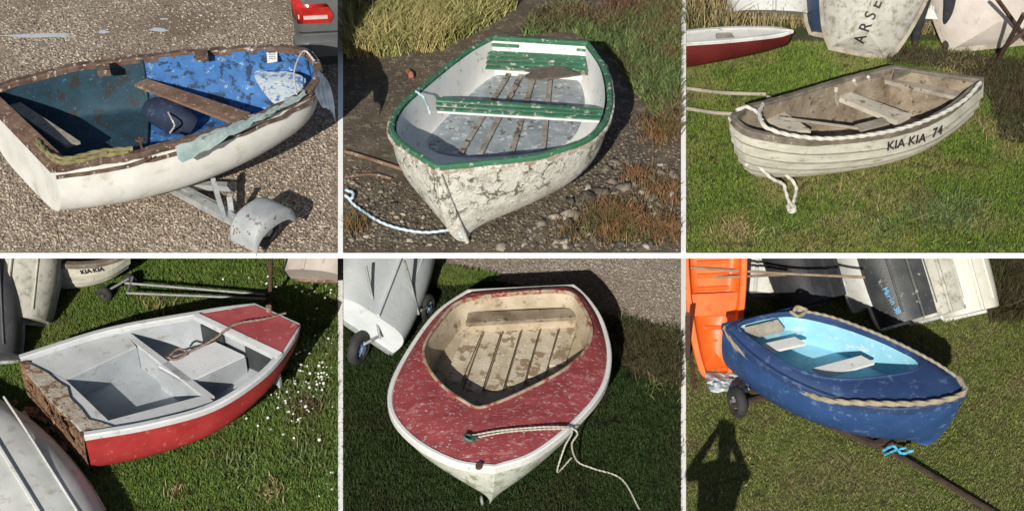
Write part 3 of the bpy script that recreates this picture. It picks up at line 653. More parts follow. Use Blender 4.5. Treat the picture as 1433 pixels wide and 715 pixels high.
mk('deck_beam',slab(PL(D,[(270,441,.66),(278,438,.67),(395,493,.69),(388,500,.67)]),.06),gry,e)
# bulkhead, with dark panels painted in for the shade inside its openings
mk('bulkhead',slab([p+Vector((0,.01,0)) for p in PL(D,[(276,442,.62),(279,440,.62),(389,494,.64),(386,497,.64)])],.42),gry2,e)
dk=M('locker_shade_paint',(.03,.035,.04),(.05,.055,.06),5)
def panel(a,b,z0,z1,th=.02):
    n=Vector((b.y-a.y,-(b.x-a.x),0)).normalized()*th
    return slab([Vector((a.x,a.y,z1)),Vector((b.x,b.y,z1)),Vector((b.x,b.y,z1))+n,Vector((a.x,a.y,z1))+n],z1-z0)
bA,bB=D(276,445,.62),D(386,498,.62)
mks('locker_opening_shade',[panel(bA.lerp(bB,.05),bA.lerp(bB,.33),.3,.57),panel(bA.lerp(bB,.62),bA.lerp(bB,.96),.3,.57)],dk,e)
# main thwart box
mk('thwart',slab(PL(D,[(222,511,.5),(301,478,.5),(342,497,.5),(262,534,.5)]),.03),M('bright_grey_thwart',(.6,.62,.66),(.68,.7,.73),3,c3=(.5,.51,.5),s3=9,th=.6,rough=.55),e)
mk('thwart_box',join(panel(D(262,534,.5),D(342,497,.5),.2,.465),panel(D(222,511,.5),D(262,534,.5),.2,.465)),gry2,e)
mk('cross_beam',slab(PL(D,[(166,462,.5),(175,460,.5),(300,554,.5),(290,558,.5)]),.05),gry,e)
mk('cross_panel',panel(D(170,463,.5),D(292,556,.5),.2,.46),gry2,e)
# U-shaped stern bench
mk('stern_bench',join(slab(PL(D,[(34,500,.5),(172,464,.5),(190,484,.5),(92,530,.5)]),.025),slab(PL(D,[(34,502,.501),(92,531,.501),(160,596,.501),(112,602,.501)]),.025),slab(PL(D,[(152,588,.499),(288,552,.499),(300,562,.499),(160,602,.499)]),.025)),gry,e)
mk('bench_riser',join(panel(D(92,530,.48),D(190,484,.48),.2,.47),panel(D(92,531,.48),D(152,588,.48),.2,.47)),gry2,e)
brk=M('broken_plywood',(.16,.08,.04),(.3,.18,.1),8,c3=(.07,.04,.025),s3=14,th=.52,c4_=(.42,.33,.22),s4=22,th4=.6,rough=.95,bump=1,bs=25)
tA,tB=L4[-1],R4[-1]; q=[];  n_=40
out=Vector((-(tA.y-tB.y),(tA.x-tB.x),0)).normalized(); 
if out.dot(Vector((-1,-1,0)))<0: out=-out
rr=random.Random(5); top=[];bot=[]
for i in range(n_):
    s=i/(n_-1); p=tA.lerp(tB,s); zt=.53-(.0 if s<.1 else (.03+.07*abs(math.sin(s*7))+rr.uniform(.0,.05)))*(1 if s<.92 else .2); top.append(Vector((p.x,p.y,zt))+out*rr.uniform(.0,.012)); bot.append(Vector((p.x,p.y,.03))+out*(.01+rr.uniform(0,.01)))
mid=[t_.lerp(b_,.5)+out*rr.uniform(0,.015) for t_,b_ in zip(top,bot)]
inn=[Vector((t_.x,t_.y,t_.z))-out*.05 for t_ in top]; inb=[b_-out*.05 for b_ in bot]
mk('broken_transom',grid([inb,inn,top,mid,bot]),brk,e)
for _ in range(9):
    s,d,z,z2=rr.uniform(.05,.75),rr.uniform(.08,.22),rr.uniform(.2,.45),rr.uniform(.1,.45)
    mk('splintered_ply',beam(tA.lerp(tB,s)+out*.02+Vector((0,0,z-.55)),tA.lerp(tB,s+d)+out*rr.uniform(.02,.06)+Vector((0,0,z2-.55)),.05,.01,out),brk,e)
mk('torn_edge',slab(PL(D,[(34,506,.53),(52,514,.53),(66,521,.53),(80,533,.53),(94,541,.53),(98,556,.53),(112,570,.53),(124,586,.53),(140,590,.53),(160,597,.53),(120,605,.53),(104,592,.53),(84,574,.53),(60,548,.53),(36,520,.53)]),.02),M('torn_pale_ply',(.33,.27,.2),(.5,.47,.42),10,c3=(.18,.1,.06),s3=12,th=.52,rough=.9,bump=.8),e)
er=thing('rope',D(300,470,.7),'grey-brown painter rope trailing over the foredeck into the boat','rope')
gbr=M('grey_brown_rope_fibre',(.18,.12,.1),(.3,.22,.18),20,rough=.95,bs=150,bump=.4)
mk('rope_strand',rope(PL(D,[(400,438,.73),(370,446,.74),(335,452,.74),(315,462,.72),(300,474,.6),(270,490,.53),(245,498,.53),(215,505,.36),(205,516,.24),(222,524,.23)]),.01),gbr,er,True)
mks('rope_coil',[rope(PL(D,[(238,497,.53),(250,488,.53),(262,494,.53),(245,503,.53),(236,500,.53)]),.01),cyl(D(376,432,.73),(0,0,1),.03,.06)],gbr,er,True)
G4='upturned dinghies stored round the grass'
lean('upturned_dinghy',18,486,D,2.3,1.2,.42,4,42,24,(hullm,lin,galv),'pale grey upturned dinghy leaning at the grass edge',G4,down='stern')
lean('upturned_dinghy',-16,535,D,2.0,1.0,.4,-10,35,14,(M('dark_grey_hull',(.06,.065,.075),(.1,.105,.115),4,c3=(.2,.2,.2),s3=12,th=.6,rough=.6),lin,galv),'dark grey upturned dinghy beside a pale one',G4,down='stern')
# white hull lower left corner, upside down on grass
e=thing('upturned_dinghy',D(20,690),'smooth white upturned dinghy lying on the grass','boat',G4)
a_=D(-10,535,.0); b_=D(150,790,0); x=(b_-a_).normalized(); y=Vector((0,0,-1)).cross(x)
o=a_+Vector((-.62+.2,-.2+.2,.44)); Mx=Matrix(((x.x,y.x,0,o.x),(x.y,y.y,0,o.y),(0,0,-1,o.z),(0,0,0,1)))
boat_parts(e,Mx@Matrix.Translation((3.0,0,0))@Matrix.Rotation(math.pi,4,'Z'),3.0,1.3,.42,M('bright_white_hull',(.58,.59,.57),(.7,.71,.69),3,c3=(.42,.4,.34),s3=7,th=.54,rough=.45,bump=.08,soft=.15),lin,galv,e1=.7)
# wood debris
dv=[]
for k in range(26):
    g=D(random.uniform(2,100),random.uniform(570,665),.03)
    dv.append(beam(g,g+Vector((random.uniform(-.2,.25),random.uniform(-.25,.15),random.uniform(0,.06))),random.uniform(.03,.1),.015))
o=solo('plywood_debris',join(*dv),brk,'heap of splintered plywood beside the broken transom',None,'stuff')
# background KIA KIA boat small
e=thing('rowing_boat',D(115,395),'white clinker boat lettered KIA KIA on grass','boat')
L5=curve(PL(D,[(182,352,.5),(120,345,.45),(50,350,.45)]),18); R5=curve(PL(D,[(182,352,.5),(150,366,.48),(110,371,.45),(62,368,.45)]),18); K5=keel(D(165,380,.03),(L5[-1]+R5[-1])/2,18,.03,.05)
h5=mk('hull',loft(L5,R5,K5,8,1.2,.7,strake=6),ck,e); a,b=inset(L5,R5,.05); mk('interior_lining',loft(a[1:-1],b[1:-1],[k+Vector((0,0,.05)) for k in K5[1:-1]],8,1.2,.7,zmin=.15),cki,e,True)
mk('gunwale',sweep_rect(closed_loop(L5,R5),.03,.05,.02,.03),gun3,e)
lettering('boat_name','KIA KIA',[(116,380),(142,376)],.075,h5,blackp,e)
e4,_=lean('upturned_dinghy',428,418,D,2.1,1.0,.38,12,36,-20,(pink,lin,wood),'brown and white upturned dinghy leaning',G4,down='stern'); cut(e4,472.5,'left')
e=thing('launching_trolley',D(250,410),'galvanised launching trolley with two small wheels on grass','trolley')
mk('frame',join(tube(PL(D,[(148,408,.12),(180,390,.16)]),.014,8),tube(PL(D,[(175,396,.16),(370,412,.14)]),.014,8),tube(PL(D,[(178,410,.16),(372,418,.14)]),.014,8),tube(PL(D,[(178,410,.16),(186,388,.16)]),.014,8)),dgalv,e,True)
for cx,cy in ((146,411),(182,393)): wheel(e,D(cx,cy,.09),(.3,.8,0),.09,.07,rubber,rust)
solo('iron_post',tube(PL(D,[(378,432,0),(378,420,.1),(379,360,.72)]),.022,8),rust,'thin rusty upright post on the grass','post')
g4=blademat('lush_grass_blades',(.06,.115,.02),(.19,.3,.06),(.16,.2,.05),1.4)
blades('lawn_grass',scatter(150000,[D(-10,725),D(472,725),D(472,350),D(-10,350)]),0,.02,.055,.007,.9,g4,'lush green turf')
blades('leaf_litter',scatter(450,[D(-10,725),D(470,725),D(470,370),D(-10,370)]),.035,.01,.02,.022,2.,leafm,'scattered dead leaves on the turf')
# daisies
fw=M('daisy_petal',(.8,.8,.76),(.85,.85,.8),4,rough=.7); q=[]
pts=np.concatenate([scatter(70,[D(385,600),D(455,590),D(468,520),D(425,500),D(390,550)]),scatter(55,[D(330,590),D(468,700),D(468,440),D(430,430)]),scatter(25,[D(300,395),D(468,430),D(468,400),D(380,385)]),scatter(8,[D(440,710),D(468,710),D(468,650)])])
for x,y in pts:
    c=Vector((x,y,random.uniform(.05,.09))); n=Vector((random.uniform(-.6,.6),random.uniform(-.8,.5),1)).normalized(); u=n.orthogonal().normalized(); w=n.cross(u); r=random.uniform(.008,.019)
    V=[c]+[c+(u*math.cos(t)+w*math.sin(t))*(r if k%2==0 else r*.55) for k,t in enumerate([2*math.pi*k/12 for k in range(12)])]
    q.append((V,[(0,k+1,(k+1)%12+1) for k in range(12)]))
o=solo('daisy_flowers',join(*q),fw,'scattered white daisies in the turf',None,'stuff')
for cx,cy,r,n,m in ((425,560,.3,1100,mars),(380,690,.15,100,dry),(430,640,.25,400,mars),(250,690,.12,50,dry),(330,650,.3,300,mars),(220,430,.3,200,dry),(440,480,.2,400,mars)):
    g=D(cx,cy); qq=clump(g.x,g.y,r,n); qq=qq[qq[:,0]<D(471,cy).x]
    blades('weed_clump',qq,0,.04,.11,.013,1.,m,'low weeds in the turf')
# =================================================================== decked boats (bays 5, 6)
def ringloft(outer,inner,crown=0.,n=120,steps=4,center=None):
    c=sum(inner,Vector())/len(inner)
    def polar(pts):
        pts=list(pts); dense=[]
        for i in range(len(pts)):
            a,b=pts[i],pts[(i+1)%len(pts)]
            for k in range(6): dense.append(a.lerp(b,k/6))
        an=np.array([math.atan2(p.y-c.y,p.x-c.x) for p in dense]); o=np.argsort(an); an=an[o]; A=np.array([tuple(dense[i]) for i in o])
        an=np.concatenate([[an[-1]-2*math.pi],an,[an[0]+2*math.pi]]); A=np.vstack([A[-1:],A,A[:1]])
        t=np.linspace(-math.pi,math.pi,n,endpoint=False)
        return [Vector(v) for v in np.stack([np.interp(t,an,A[:,k]) for k in range(3)],1)]
    O=polar(outer); I=polar(inner); rows=[]
    for s in range(steps+1):
        t=s/steps; rows.append([o.lerp(i,t)+Vector((0,0,crown*math.sin(math.pi*t))) for o,i in zip(O,I)])
    return rows,I,c
def pocket(I,c,depth,shr,zf):
    rows=[]
    for t in np.linspace(0,1,7):
        k=shr*t**.8
        rows.append([Vector((p.x+(c.x-p.x)*k,p.y+(c.y-p.y)*k,p.z+(zf-p.z)*(t**1.2))) for p in I])
    return rows
rd5=M('scuffed_red_deck',(.23,.035,.04),(.31,.06,.065),4,c3=(.37,.13,.13),s3=9,th=.56,c4_=(.42,.46,.5),s4=22,th4=.595,rough=.7,bump=.25,stretch=(1,1.8,1),soft=.03)
scw=M('algae_white_hull',(.5,.53,.47),(.64,.65,.6),4,c3=(.24,.27,.16),s3=9,th=.5,c4_=(.2,.2,.12),s4=25,th4=.57,rough=.6,bump=.15,soft=.14)
bg5=M('dirty_beige_lining',(.36,.29,.2),(.52,.45,.34),4,c3=(.18,.13,.07),s3=6,th=.54,c4_=(.08,.06,.035),s4=14,th4=.6,rough=.75,bump=.2,soft=.1)
L6=curve(PL(D,[(692,652,.62),(640,645,.61),(585,617,.59),(552,580,.57),(550,540,.56),(575,490,.55),(612,440,.55),(655,409,.55)]),40)
R6=curve(PL(D,[(692,652,.62),(745,634,.61),(800,592,.59),(840,545,.57),(851,500,.56),(842,455,.55),(825,425,.55),(803,402,.55)]),40)
e=thing('decked_dinghy',D(690,700),'white hulled dinghy with scuffed red deck on shade-coloured grass','boat')
K6=keel(D(684,705,.02),(L6[-1]+R6[-1])/2,40,.03,.0)
mk('hull',loft(L6,R6,K6,14,1.15,.7),scw,e,True)
rim=M('white_rubbing_strip',(.66,.67,.66),(.76,.77,.76),4,c3=(.3,.32,.34),s3=22,th=.62,rough=.5)
mk('rubbing_strake',sweep_rect(closed_loop(L6,R6),.035,.015,.018,.06),rim,e)
op=curve(PL(D,[(667,571,.68),(655,565,.68),(630,549,.67),(609,529,.66),(595,505,.66),(595,482,.65),(616,449,.64),(648,421,.63),(725,410,.63),(794,409,.63),(816,430,.64),(828,462,.65),(818,492,.66),(785,520,.67),(738,545,.68),(692,565,.68)]),90,True)
rows,I,c=ringloft(closed_loop(L6,R6),op,.03)
mk('deck',grid(rows,closed=True),rd5,e,True)
mk('coaming',sweep_rect(I,.015,.012,.02,.06),M('worn_coaming',(.26,.17,.1),(.46,.4,.31),8,c3=(.28,.05,.05),s3=9,th=.52),e)
rows=pocket(I,c,.5,.1,.34); vf=join(grid(rows,closed=True),cap(rows[-1]))
mk('interior_lining',vf,bg5,e,True)
fb=M('weathered_tan_board',(.46,.39,.29),(.64,.58,.47),5,c3=(.28,.21,.13),s3=7,th=.53,c4_=(.7,.67,.6),s4=16,th4=.58,rough=.8,bump=.4)
drk=M('dark_board_gap',(.09,.065,.04),(.16,.12,.08),9,rough=.95)
for x0,y0,x1,y1 in ((634,533,664,462),(662,547,691,460),(691,547,718,459),(720,540,744,459),(749,529,770,459),(778,513,795,460)):
    mk('floorboard',beam(D(x0,y0,.36),D(x1,y1,.36),.165,.03),fb,e)
for x0,y0,x1,y1 in ((648,544,678,462),(677,548,705,460),(706,545,731,460),(735,536,757,460),(764,522,783,460)):
    mk('floor_seam',beam(D(x0,y0,.376),D(x1,y1,.376),.014,.006),drk,e)
mk('thwart',join(slab(PL(D,[(655,437,.5),(803,431,.5),(812,443,.5),(652,452,.5)]),.04)),cki,e)
mk('thwart_riser',slab(PL(D,[(654,454,.46),(812,445,.46),(812,448,.46),(654,457,.46)]),.12),bg5,e)
mk('bow_cleat',join(cyl(D(658,612,.68),(0,0,1),.05,.02),beam(D(648,612,.72),D(669,613,.72),.03,.03)),M('green_bronze',(.04,.09,.08),(.07,.13,.11),10,rough=.7,metal=.3),e)
mk('stem_eye',torus(D(674,700,.12),(1,.2,0),.035,.01),dgalv,e,True)
mk('deck_bolt',cyl(D(670,652,.66),(0,0,1),.03,.03),rust,e,True)
er=thing('rope',D(790,600,.3),'thin pale rope from the bow cleat down onto the grass','rope')
mks('rope_strand',[rope(PL(D,[(655,610,.72),(700,602,.73),(760,597,.7),(795,598,.67),(808,606,.6),(800,622,.4),(808,645,.1),(830,655,.04),(870,670,.04),(895,712,.04)]),.0075),rope(PL(D,[(655,614,.72),(710,604,.72),(770,600,.69),(800,602,.64),(790,625,.35),(780,660,.06),(800,640,.06)]),.0075)],ropep,er,True)
mk('rope_knot',join(*[torus(D(656,612,.72+.01*k),(.2*k,.3,1),.045,.012) for k in range(3)]),M('green_cord',(.06,.14,.12),(.1,.2,.16),12),er,True)
# dinghy on trolley, upper left
e=thing('dinghy',D(520,465),'white dinghy on its side strapped to a galvanised trolley','boat')
G=D(530,474,.25); x=Vector((.22,.95,.12)).normalized(); n=Vector((.45,-.6,.66)); n=(n-x*n.dot(x)).normalized(); z=-n; y=z.cross(x)
Mx=Matrix(((x.x,y.x,z.x,G.x),(x.y,y.y,z.y,G.y),(x.z,y.z,z.z,G.z+.3),(0,0,0,1)))
boat_parts(e,Mx,2.3,1.1,.36,M('bluish_white_hull',(.55,.6,.64),(.68,.72,.75),3,c3=(.4,.42,.42),s3=7,th=.62,rough=.5,soft=.12),lin,galv,e1=.5,w0=.5)
cut(e,480.5,'right')
e=thing('launching_trolley',D(540,480),'galvanised trolley frame with two black wheels beside the boat','trolley')
mk('frame',join(tube(PL(D,[(566,365,.8),(576,400,.5),(586,440,.25)]),.014,8),tube(PL(D,[(520,476,.25),(590,434,.25)]),.016,8),tube(PL(D,[(512,372,.9),(522,420,.62),(532,474,.3)]),.013,8),tube(PL(D,[(505,484,.2),(520,476,.25)]),.016,8),tube(PL(D,[(590,434,.25),(598,430,.2)]),.016,8)),dgalv,e,True)
bhub=M('blue_hub_paint',(.12,.2,.35),(.2,.3,.45),8)
wheel(e,D(502,487,.18),(.9,-.43,0),.18,.1,rubber,bhub); wheel(e,D(597,429,.13),(.9,-.43,0),.14,.08,rubber,bhub)
cut(e,480.5,'right')
mg5=gravelmat('gravel_track',(.2,.175,.15),(.38,.34,.3),(.52,.49,.45),(.25,.21,.18),50,.7)
gp=[(560,350),(953,350),(953,474),(925,468),(900,458),(855,448),(790,409),(700,392),(640,381),(590,376)]
q=PL(D,gp,.004)
solo('gravel_path',(q,[tuple(range(len(q)))]),mg5,kind='structure',base=Vector((0,0,0)))
stones('path_gravel',scatter(18000,PL(D,[(575,350),(951,350),(951,478),(900,462),(855,452),(790,412),(700,394),(640,383),(590,376)],0)),0,.004,.016,pg,'loose gravel on the track',2.2,.25)
g5=blademat('shade_grass_blades',(.014,.03,.007),(.04,.072,.018),(.035,.04,.014),1.4)  # blade greens darkened in place of a cast shadow over bay 5
blades('lawn_grass',scatter(110000,[D(481,725),D(952,725),D(952,520),D(860,490),D(800,420),D(700,400),D(600,385),D(481,352)]),0,.02,.06,.008,.9,g5,'green turf darkened to stand for shade')
blades('verge_grass',scatter(9000,[D(570,376),D(640,380),D(700,392),D(640,402),D(600,400),D(560,395)]),0,.03,.1,.009,.9,g4,'greener verge grass beside the track')
blades('verge_scrub',scatter(9000,[D(840,446),D(952,474),D(952,545),D(900,530),D(850,500)]),0,.04,.13,.012,1.,scr,'brown scrub and weeds at the track edge')
for cx,cy in ((925,535),(940,475),(860,460)):
    g=D(cx,cy); qq=clump(g.x,g.y,.2,220); qq=qq[qq[:,0]<D(951,cy).x]; blades('weed_clump',qq,0,.05,.13,.01,1.,mars,'low weeds in the turf')
# =================================================================== BAY 6 : blue boat
nv=M('navy_deck_paint',(.018,.042,.125),(.028,.062,.17),4,c3=(.07,.12,.24),s3=8,th=.57,c4_=(.25,.28,.33),s4=24,th4=.65,rough=.6,bump=.15)
nvh=M('mid_blue_hull_paint',(.022,.065,.185),(.035,.09,.25),4,c3=(.1,.17,.32),s3=8,th=.58,c4_=(.28,.28,.24),s4=20,th4=.64,rough=.5,bump=.2)
lb=M('light_blue_interior',(.24,.54,.7),(.33,.64,.77),4,c3=(.48,.66,.74),s3=9,th=.57,rough=.6,bump=.1)
L7=curve(PL(D,[(1349,549,.92),(1338,531,.92),(1300,502,.9),(1235,470,.88),(1165,445,.86),(1112,433,.86)]),36)
R7=curve(PL(D,[(1349,549,.92),(1318,563,.91),(1250,571,.9),(1180,560,.88),(1110,533,.87),(1055,498,.86),(1012,456,.86)]),36)
e=thing('decked_dinghy',D(1200,620),'navy blue dinghy with light blue interior standing on a trailer','boat')
K7=keel(D(1292,628,.18),(L7[-1]+R7[-1])/2,36,.2,.02)
mk('hull',loft(L7,R7,K7,14,1.15,.66),nvh,e,True)
mk('rubbing_strake',sweep_rect([p for p in closed_loop(L7,R7)],.03,.02,.02,.06),nv,e)
op=curve(PL(D,[(1288,508,.96),(1281,518,.96),(1245,526,.95),(1190,531,.94),(1145,527,.935),(1105,512,.93),(1062,483,.92),(1032,458,.91),(1056,446,.91),(1110,438,.91),(1170,450,.92),(1232,472,.94),(1274,493,.95)]),80,True)
rows,I,c=ringloft(closed_loop(L7,R7),op,.015)
mk('deck',grid(rows,closed=True),nv,e,True)
mk('coaming',sweep_rect(I,.012,.01,.018,.05),nv,e)
rows=pocket(I,c,.5,.08,.58); mk('interior_lining',join(grid(rows,closed=True),cap(rows[-1])),lb,e,True)
wp=M('white_thwart_paint',(.66,.68,.68),(.76,.78,.78),4,rough=.6,c3=(.45,.5,.52),s3=10,th=.6)
mk('thwart',slab(PL(D,[(1137,515,.82),(1205,497,.82),(1224,507,.82),(1158,526,.82)]),.03),wp,e)
mk('thwart',slab(PL(D,[(1062,482,.82),(1112,471,.82),(1128,480,.82),(1076,492,.82)]),.03),wp,e)
mk('stern_board',slab(PL(D,[(1042,458,.93),(1088,447,.93),(1098,460,.82),(1052,471,.82)]),.03),greywood,e)
mk('stern_bench',slab(PL(D,[(1050,470,.72),(1112,452,.72),(1128,462,.72),(1070,484,.72)]),.03),lb,e)
er=thing('rope',D(1250,560,.9),'thick tan rope looped round the gunwale and bow','rope')
rp=curve([p for p in PL(D,[(1014,458,.86),(1030,484,.82),(1060,507,.8),(1100,532,.8),(1128,549,.82),(1160,560,.88),(1220,564,.95),(1290,564,.96),(1335,556,.97),(1351,545,.98),(1341,528,.98)])],60)
rp2=PL(D,[(1341,528,.98),(1300,502,.99),(1235,470,.97),(1165,444,.94),(1112,433,.93)])
mk('rope_strand',rope(rp,.024),ropet,er,True); mk('rope_strand',rope(rp2,.014),ropet,er,True)
mk('rope_knot',rope(PL(D,[(1108,440,.92),(1115,430,.98),(1128,434,.96),(1118,442,.95),(1106,436,.95)]),.016),ropet,er,True)
er=thing('rope',D(1255,628,.15),'bright blue cord tied at the trailer under the bow','rope')
mk('rope_strand',join(rope(PL(D,[(1236,630,.2),(1250,624,.28),(1262,634,.2),(1278,630,.2)]),.012),rope(PL(D,[(1238,636,.1),(1252,630,.22),(1268,626,.25)]),.01)),M('bright_blue_cord',(.03,.3,.55),(.1,.45,.7),10),er,True)
e=thing('boat_trailer',D(1200,640),'rusty low trailer with long drawbar under the blue boat','trailer')
dkr=M('dark_rusty_steel',(.03,.022,.018),(.07,.045,.03),15,rough=.9)
mk('chassis',join(beam(D(1050,545,.14),D(1230,625,.14),.05,.05),beam(D(1215,612,.12),D(1400,722,.06),.03,.04),beam(D(1060,525,.15),D(1240,600,.15),.05,.05),beam(D(1024,568,.17),D(1160,530,.15),.04,.04),beam(D(1225,622,.16),D(1262,612,.16),.06,.06)),dkr,e)
wheel(e,D(1032,562,.16),(1,.35,0),.16,.1,rubber,dgalv); wheel(e,D(1032,562,.16)+Vector((1.15,.45,0)),(1,.35,0),.16,.1,rubber,dgalv)
mks('support_cradle',[beam(D(x_,y_,.14),D(x_,y_,.3),.06,.06) for x_,y_ in ((1110,560),(1200,590))],dkr,e)
e=thing('plastic_sheet',D(1020,540),'crumpled clear and white plastic sheet on the grass','plastic')
mr_=random.Random(9); rows=[]
for i in range(12):
    rows.append([D(984+5*j+mr_.uniform(-2,2)+i,522+2.4*i+mr_.uniform(-1.5,1.5),.02+mr_.uniform(0,.09)*math.sin(math.pi*i/11)+.02) for j in range(12)])
mk('sheet_folds',grid(rows),M('plastic_film',(.3,.36,.42),(.62,.66,.7),14,rough=.25,bump=.8,bs=15),e)
# stored boats
orange=M('orange_plastic',(.72,.11,.015),(.8,.16,.025),4,c3=(.55,.08,.015),s3=6,th=.6,rough=.45,bump=.05,soft=.1)
G6='dinghies stored standing along the yard'
e,_=lean('orange_dinghy',998,507,D,2.0,.66,.2,-4,62,0,(orange,orange,orange),'orange moulded plastic dinghy standing on end',G6,down='bow',face='in',w0=.35,ribs=12,keel=False,e1=.5)
cut(e,960.5,'right')
lean('upturned_dinghy',1054,432,D,2.2,.62,.3,8,46,-10,(hullw,lin,navy),'white and blue dinghy leaning among others',G6,down='stern')
lean('upturned_dinghy',1192,428,D,2.3,.7,.3,-6,44,-10,(M('sky_blue_hull',(.12,.25,.45),(.18,.33,.55),4,c3=(.5,.52,.54),s3=3,th=.5,rough=.5),hullw,hullw),'blue and white dinghy leaning in the row',G6,down='stern')
lean('upturned_dinghy',1160,452,D,2.4,.86,.4,-22,42,14,(M('black_cover',(.015,.017,.022),(.032,.035,.042),5,rough=.65,bump=.5,bs=10),lin,blk),'black covered upturned dinghy leaning on a pole',G6,down='stern',w0=.2)
lean('upturned_dinghy',1240,448,D,2.3,.66,.34,-20,46,4,(hullw,lin,galv),'white upturned dinghy leaning in the row',G6,down='stern')
e,hN=lean('upturned_dinghy',1286,474,D,2.5,.88,.38,-22,43,-6,(M('grey_black_hull',(.035,.04,.045),(.07,.075,.08),4,c3=(.3,.3,.28),s3=10,th=.62,rough=.5),lin,hullw),'black and white upturned dinghy with blue name',G6,down='stern')
lean('upturned_dinghy',1324,468,D,2.5,.8,.38,-20,43,-6,(hullm,lin,galv),'white mossy upturned dinghy leaning in the row',G6,down='stern')
lean('upturned_dinghy',1368,462,D,2.4,.74,.36,-18,43,-4,(M('clean_white_hull',(.6,.6,.54),(.68,.68,.61),4,c3=(.45,.42,.34),s3=6,th=.57,soft=.15,rough=.4),lin,hullw),'clean white upturned dinghy leaning in the row',G6,down='stern')
lettering('boat_name','Marin 38',[(1240,406),(1257,436)],.08,hN,M('blue_lettering',(.12,.35,.65),(.14,.4,.7),8),e)
for p in ([(961,374,.9),(1210,388,.85)],[(961,388,.7),(1100,384,.75)]):
    solo('wooden_pole',tube(curve(PL(D,[p[0],((p[0][0]+p[1][0])/2,(p[0][1]+p[1][1])/2+1,.85),p[1]]),14),.014,8),M('varnished_spar',(.2,.14,.09),(.3,.23,.16),10),'long spar resting across the stored dinghies','spar')
e=thing('trestle',D(968,500),'rusty trestle supporting spars','trestle')
mk('strut',join(beam(D(963,500,0),D(963,440,.9),.05,.05),beam(D(963,470,0),D(972,546,.02),.04,.04)),rust,e)
g6=blademat('olive_grass_blades',(.085,.12,.024),(.23,.27,.075),(.2,.18,.08),1.8,.48,.66)
blades('lawn_grass',scatter(130000,[D(961,725),D(1445,725),D(1445,350),D(961,350)]),0,.012,.04,.007,1.,g6,'short olive and brown turf')
blades('leaf_litter',scatter(400,[D(963,725),D(1445,725),D(1445,480),D(963,480)]),.025,.01,.02,.022,2.,leafm,'scattered dead leaves on the turf')
blades('hedge_scrub',scatter(6000,[D(1385,452),D(1445,452),D(1445,380),D(1390,380)]),0,.1,.4,.014,.8,scr,'dark scrub beyond the boats')
for cx,cy,r,n,m in ((1090,660,.4,250,dry),(1380,600,.4,300,mars),(1180,690,.4,250,mars),(985,620,.3,150,mars)):
    g=D(cx,cy); blades('weed_clump',clump(g.x,g.y,r,n),0,.02,.06,.009,1.,m,'low weeds in the turf')
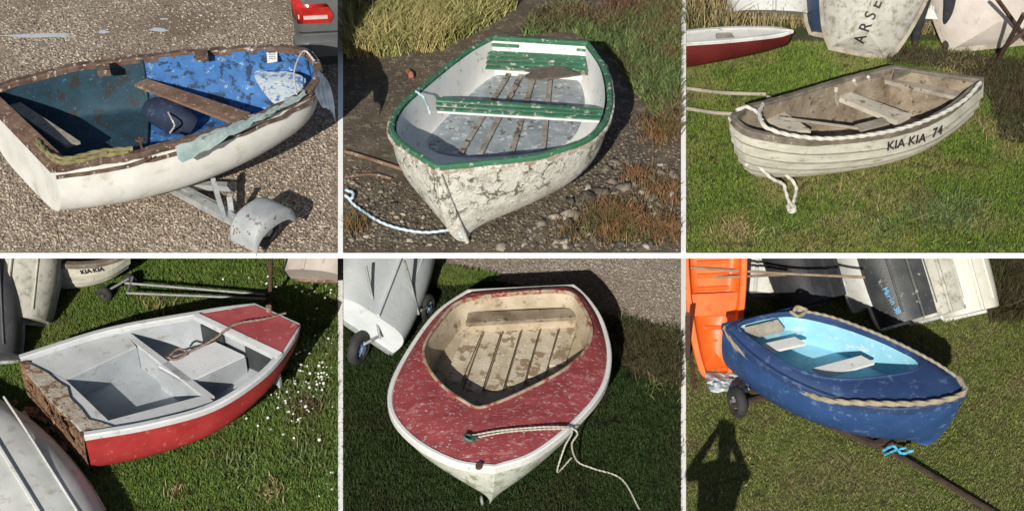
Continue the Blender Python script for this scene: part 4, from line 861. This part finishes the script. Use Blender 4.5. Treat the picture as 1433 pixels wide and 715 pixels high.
# =================================================================== people
def person(loc,yaw,label,H_=1.8,cam=True):
    k=H_/1.78; J={}
    def a(n,x,y,z,r): J[n]=(Vector((x*k,y*k,z*k)),r*k)
    a('pel',0,0,.95,.14); a('wai',0,0,1.1,.13); a('che',0,0,1.3,.155); a('nk0',0,0,1.45,.07); a('nk1',0,.01,1.52,.055); a('hd0',0,.02,1.6,.085); a('hd1',0,.02,1.7,.09)
    a('cr',0,.01,1.76,.055)
    for s,n in ((-1,'l'),(1,'r')):
        a('hip'+n,s*.1,0,.88,.095); a('kn'+n,s*.13,.02,.49,.065); a('an'+n,s*.15,-.02,.1,.048); a('to'+n,s*.16,.15,.04,.038)
        a('sh'+n,s*.19,0,1.41,.065)
        if cam: a('el'+n,s*.27,.14,1.27,.048); a('wr'+n,s*.1,.2,1.52,.034); a('ha'+n,s*.06,.2,1.59,.03)
        else: a('el'+n,s*.27,-.02,1.13,.05); a('wr'+n,s*.27,.06,.9,.033); a('ha'+n,s*.27,.08,.83,.03)
    E=[('pel','wai'),('wai','che'),('che','nk0'),('nk0','nk1'),('nk1','hd0'),('hd0','hd1'),('hd1','cr')]
    for n in 'lr':
        E+=[('pel','hip'+n),('hip'+n,'kn'+n),('kn'+n,'an'+n),('an'+n,'to'+n),('che','sh'+n),('sh'+n,'el'+n),('el'+n,'wr'+n),('wr'+n,'ha'+n)]
        s=-1 if n=='l' else 1
        for f in range(5):
            b=J['ha'+n][0]/k
            if cam: a('f%s%d'%(n,f),b.x-s*.02,b.y+.03,b.z+.045-.02*f,.011); a('g%s%d'%(n,f),b.x-s*.045,b.y+.03,b.z+.045-.02*f,.009)
            else: a('f%s%d'%(n,f),b.x,b.y-.03+.02*f,b.z-.05,.011); a('g%s%d'%(n,f),b.x-s*.012,b.y-.03+.02*f,b.z-.085+.006*abs(f-2),.009)
            E+=[('ha'+n,'f%s%d'%(n,f)),('f%s%d'%(n,f),'g%s%d'%(n,f))]
    names=list(J); me=bpy.data.meshes.new('person'); me.from_pydata([J[n][0] for n in names],[(names.index(p),names.index(q)) for p,q in E],[])
    o=bpy.data.objects.new('t',me); link(o); bpy.context.view_layer.objects.active=o
    md=o.modifiers.new('s','SKIN'); 
    for i,n in enumerate(names): me.skin_vertices[0].data[i].radius=(J[n][1],J[n][1])
    me.skin_vertices[0].data[0].use_root=True
    sb=o.modifiers.new('b','SUBSURF'); sb.levels=2; sb.render_levels=2
    dg=bpy.context.evaluated_depsgraph_get(); m2=bpy.data.meshes.new_from_object(o.evaluated_get(dg)); bpy.data.objects.remove(o)
    m2.materials.clear()
    for q in (trs,jac,skn,hr): m2.materials.append(q)
    for p in m2.polygons:
        c=p.center/k; p.use_smooth=True
        p.material_index=0 if c.z<.98 else (1 if (c.z<1.47 and not (c.y>.17 and c.z>1.44)) else 2)
        if not cam and abs(c.x)>.2 and c.z>.88: p.material_index=1
        if not cam and abs(c.x)>.2 and .7<c.z<=.88: p.material_index=2
        if c.z>1.7 or (c.z>1.6 and c.y<-.02): p.material_index=3
        if c.z<.09: p.material_index=3
    ob=bpy.data.objects.new('person',m2); link(ob); ob.location=loc; ob.rotation_euler=(0,0,yaw); ob["label"]=label; ob["category"]="person"
    return ob
trs=M('dark_trousers',(.02,.022,.03),(.035,.038,.045),8,rough=.9); jac=M('dark_jacket',(.03,.035,.05),(.05,.055,.07),8,rough=.85)
skn=M('skin',(.5,.3,.22),(.56,.35,.27),8,rough=.6,bump=.05); hr=M('dark_hair_leather',(.03,.02,.015),(.05,.035,.025),15,rough=.8)
def solidcam(loc,yaw,k):
    e=thing('compact_camera',loc,'small compact camera held up at the face','camera')
    c=Vector(loc)+Matrix.Rotation(yaw,3,'Z')@Vector((0,.23,1.62))*k
    mk('camera_body',beam(c-Vector((.06,0,0)),c+Vector((.06,0,0)),.03,.07),blk,e); mk('lens',cyl(c+Vector((0,.03,0)),(0,1,0),.025,.04),blk,e)
EL,AZ=math.radians(30),math.radians(13)
ph=Vector((D(1022,590).x-1.84/math.tan(EL)*math.sin(AZ),7.92,0))
person(ph,0,'photographer in dark jacket standing on grass holding up a camera',1.84); solidcam(ph,0,1.84/1.78)
person(U(1300,62),math.radians(170),'person in dark trousers standing among stored dinghies',1.78,cam=False)
# ------------------------------------------------------------------ light, world, camera
w=bpy.data.worlds.new('World'); scene.world=w; w.use_nodes=True; nt=w.node_tree
sk=nt.nodes.new('ShaderNodeTexSky'); sk.sky_type='NISHITA'; sk.sun_disc=False; sk.sun_elevation=EL; sk.sun_rotation=math.pi+AZ
nt.links.new(sk.outputs[0],nt.nodes['Background'].inputs[0]); nt.nodes['Background'].inputs[1].default_value=.072
sl=bpy.data.lights.new('sun','SUN'); sl.energy=5.0; sl.angle=math.radians(.5); sl.color=(1,.94,.82)
so=bpy.data.objects.new('sun',sl); link(so)
dv_=Vector((math.sin(AZ)*math.cos(EL),math.cos(AZ)*math.cos(EL),-math.sin(EL))); so.rotation_euler=dv_.to_track_quat('-Z','Y').to_euler()
cd=bpy.data.cameras.new('camera'); cd.sensor_width=36; cd.lens=36*FO/W; cd.clip_end=3000; cd.clip_start=.1
co=bpy.data.objects.new('camera',cd); link(co); co.location=CAM; co.rotation_euler=(math.radians(90)-PITCH,0,0); scene.camera=co
scene.view_settings.view_transform='Standard'; scene.view_settings.look='None'; scene.view_settings.exposure=0
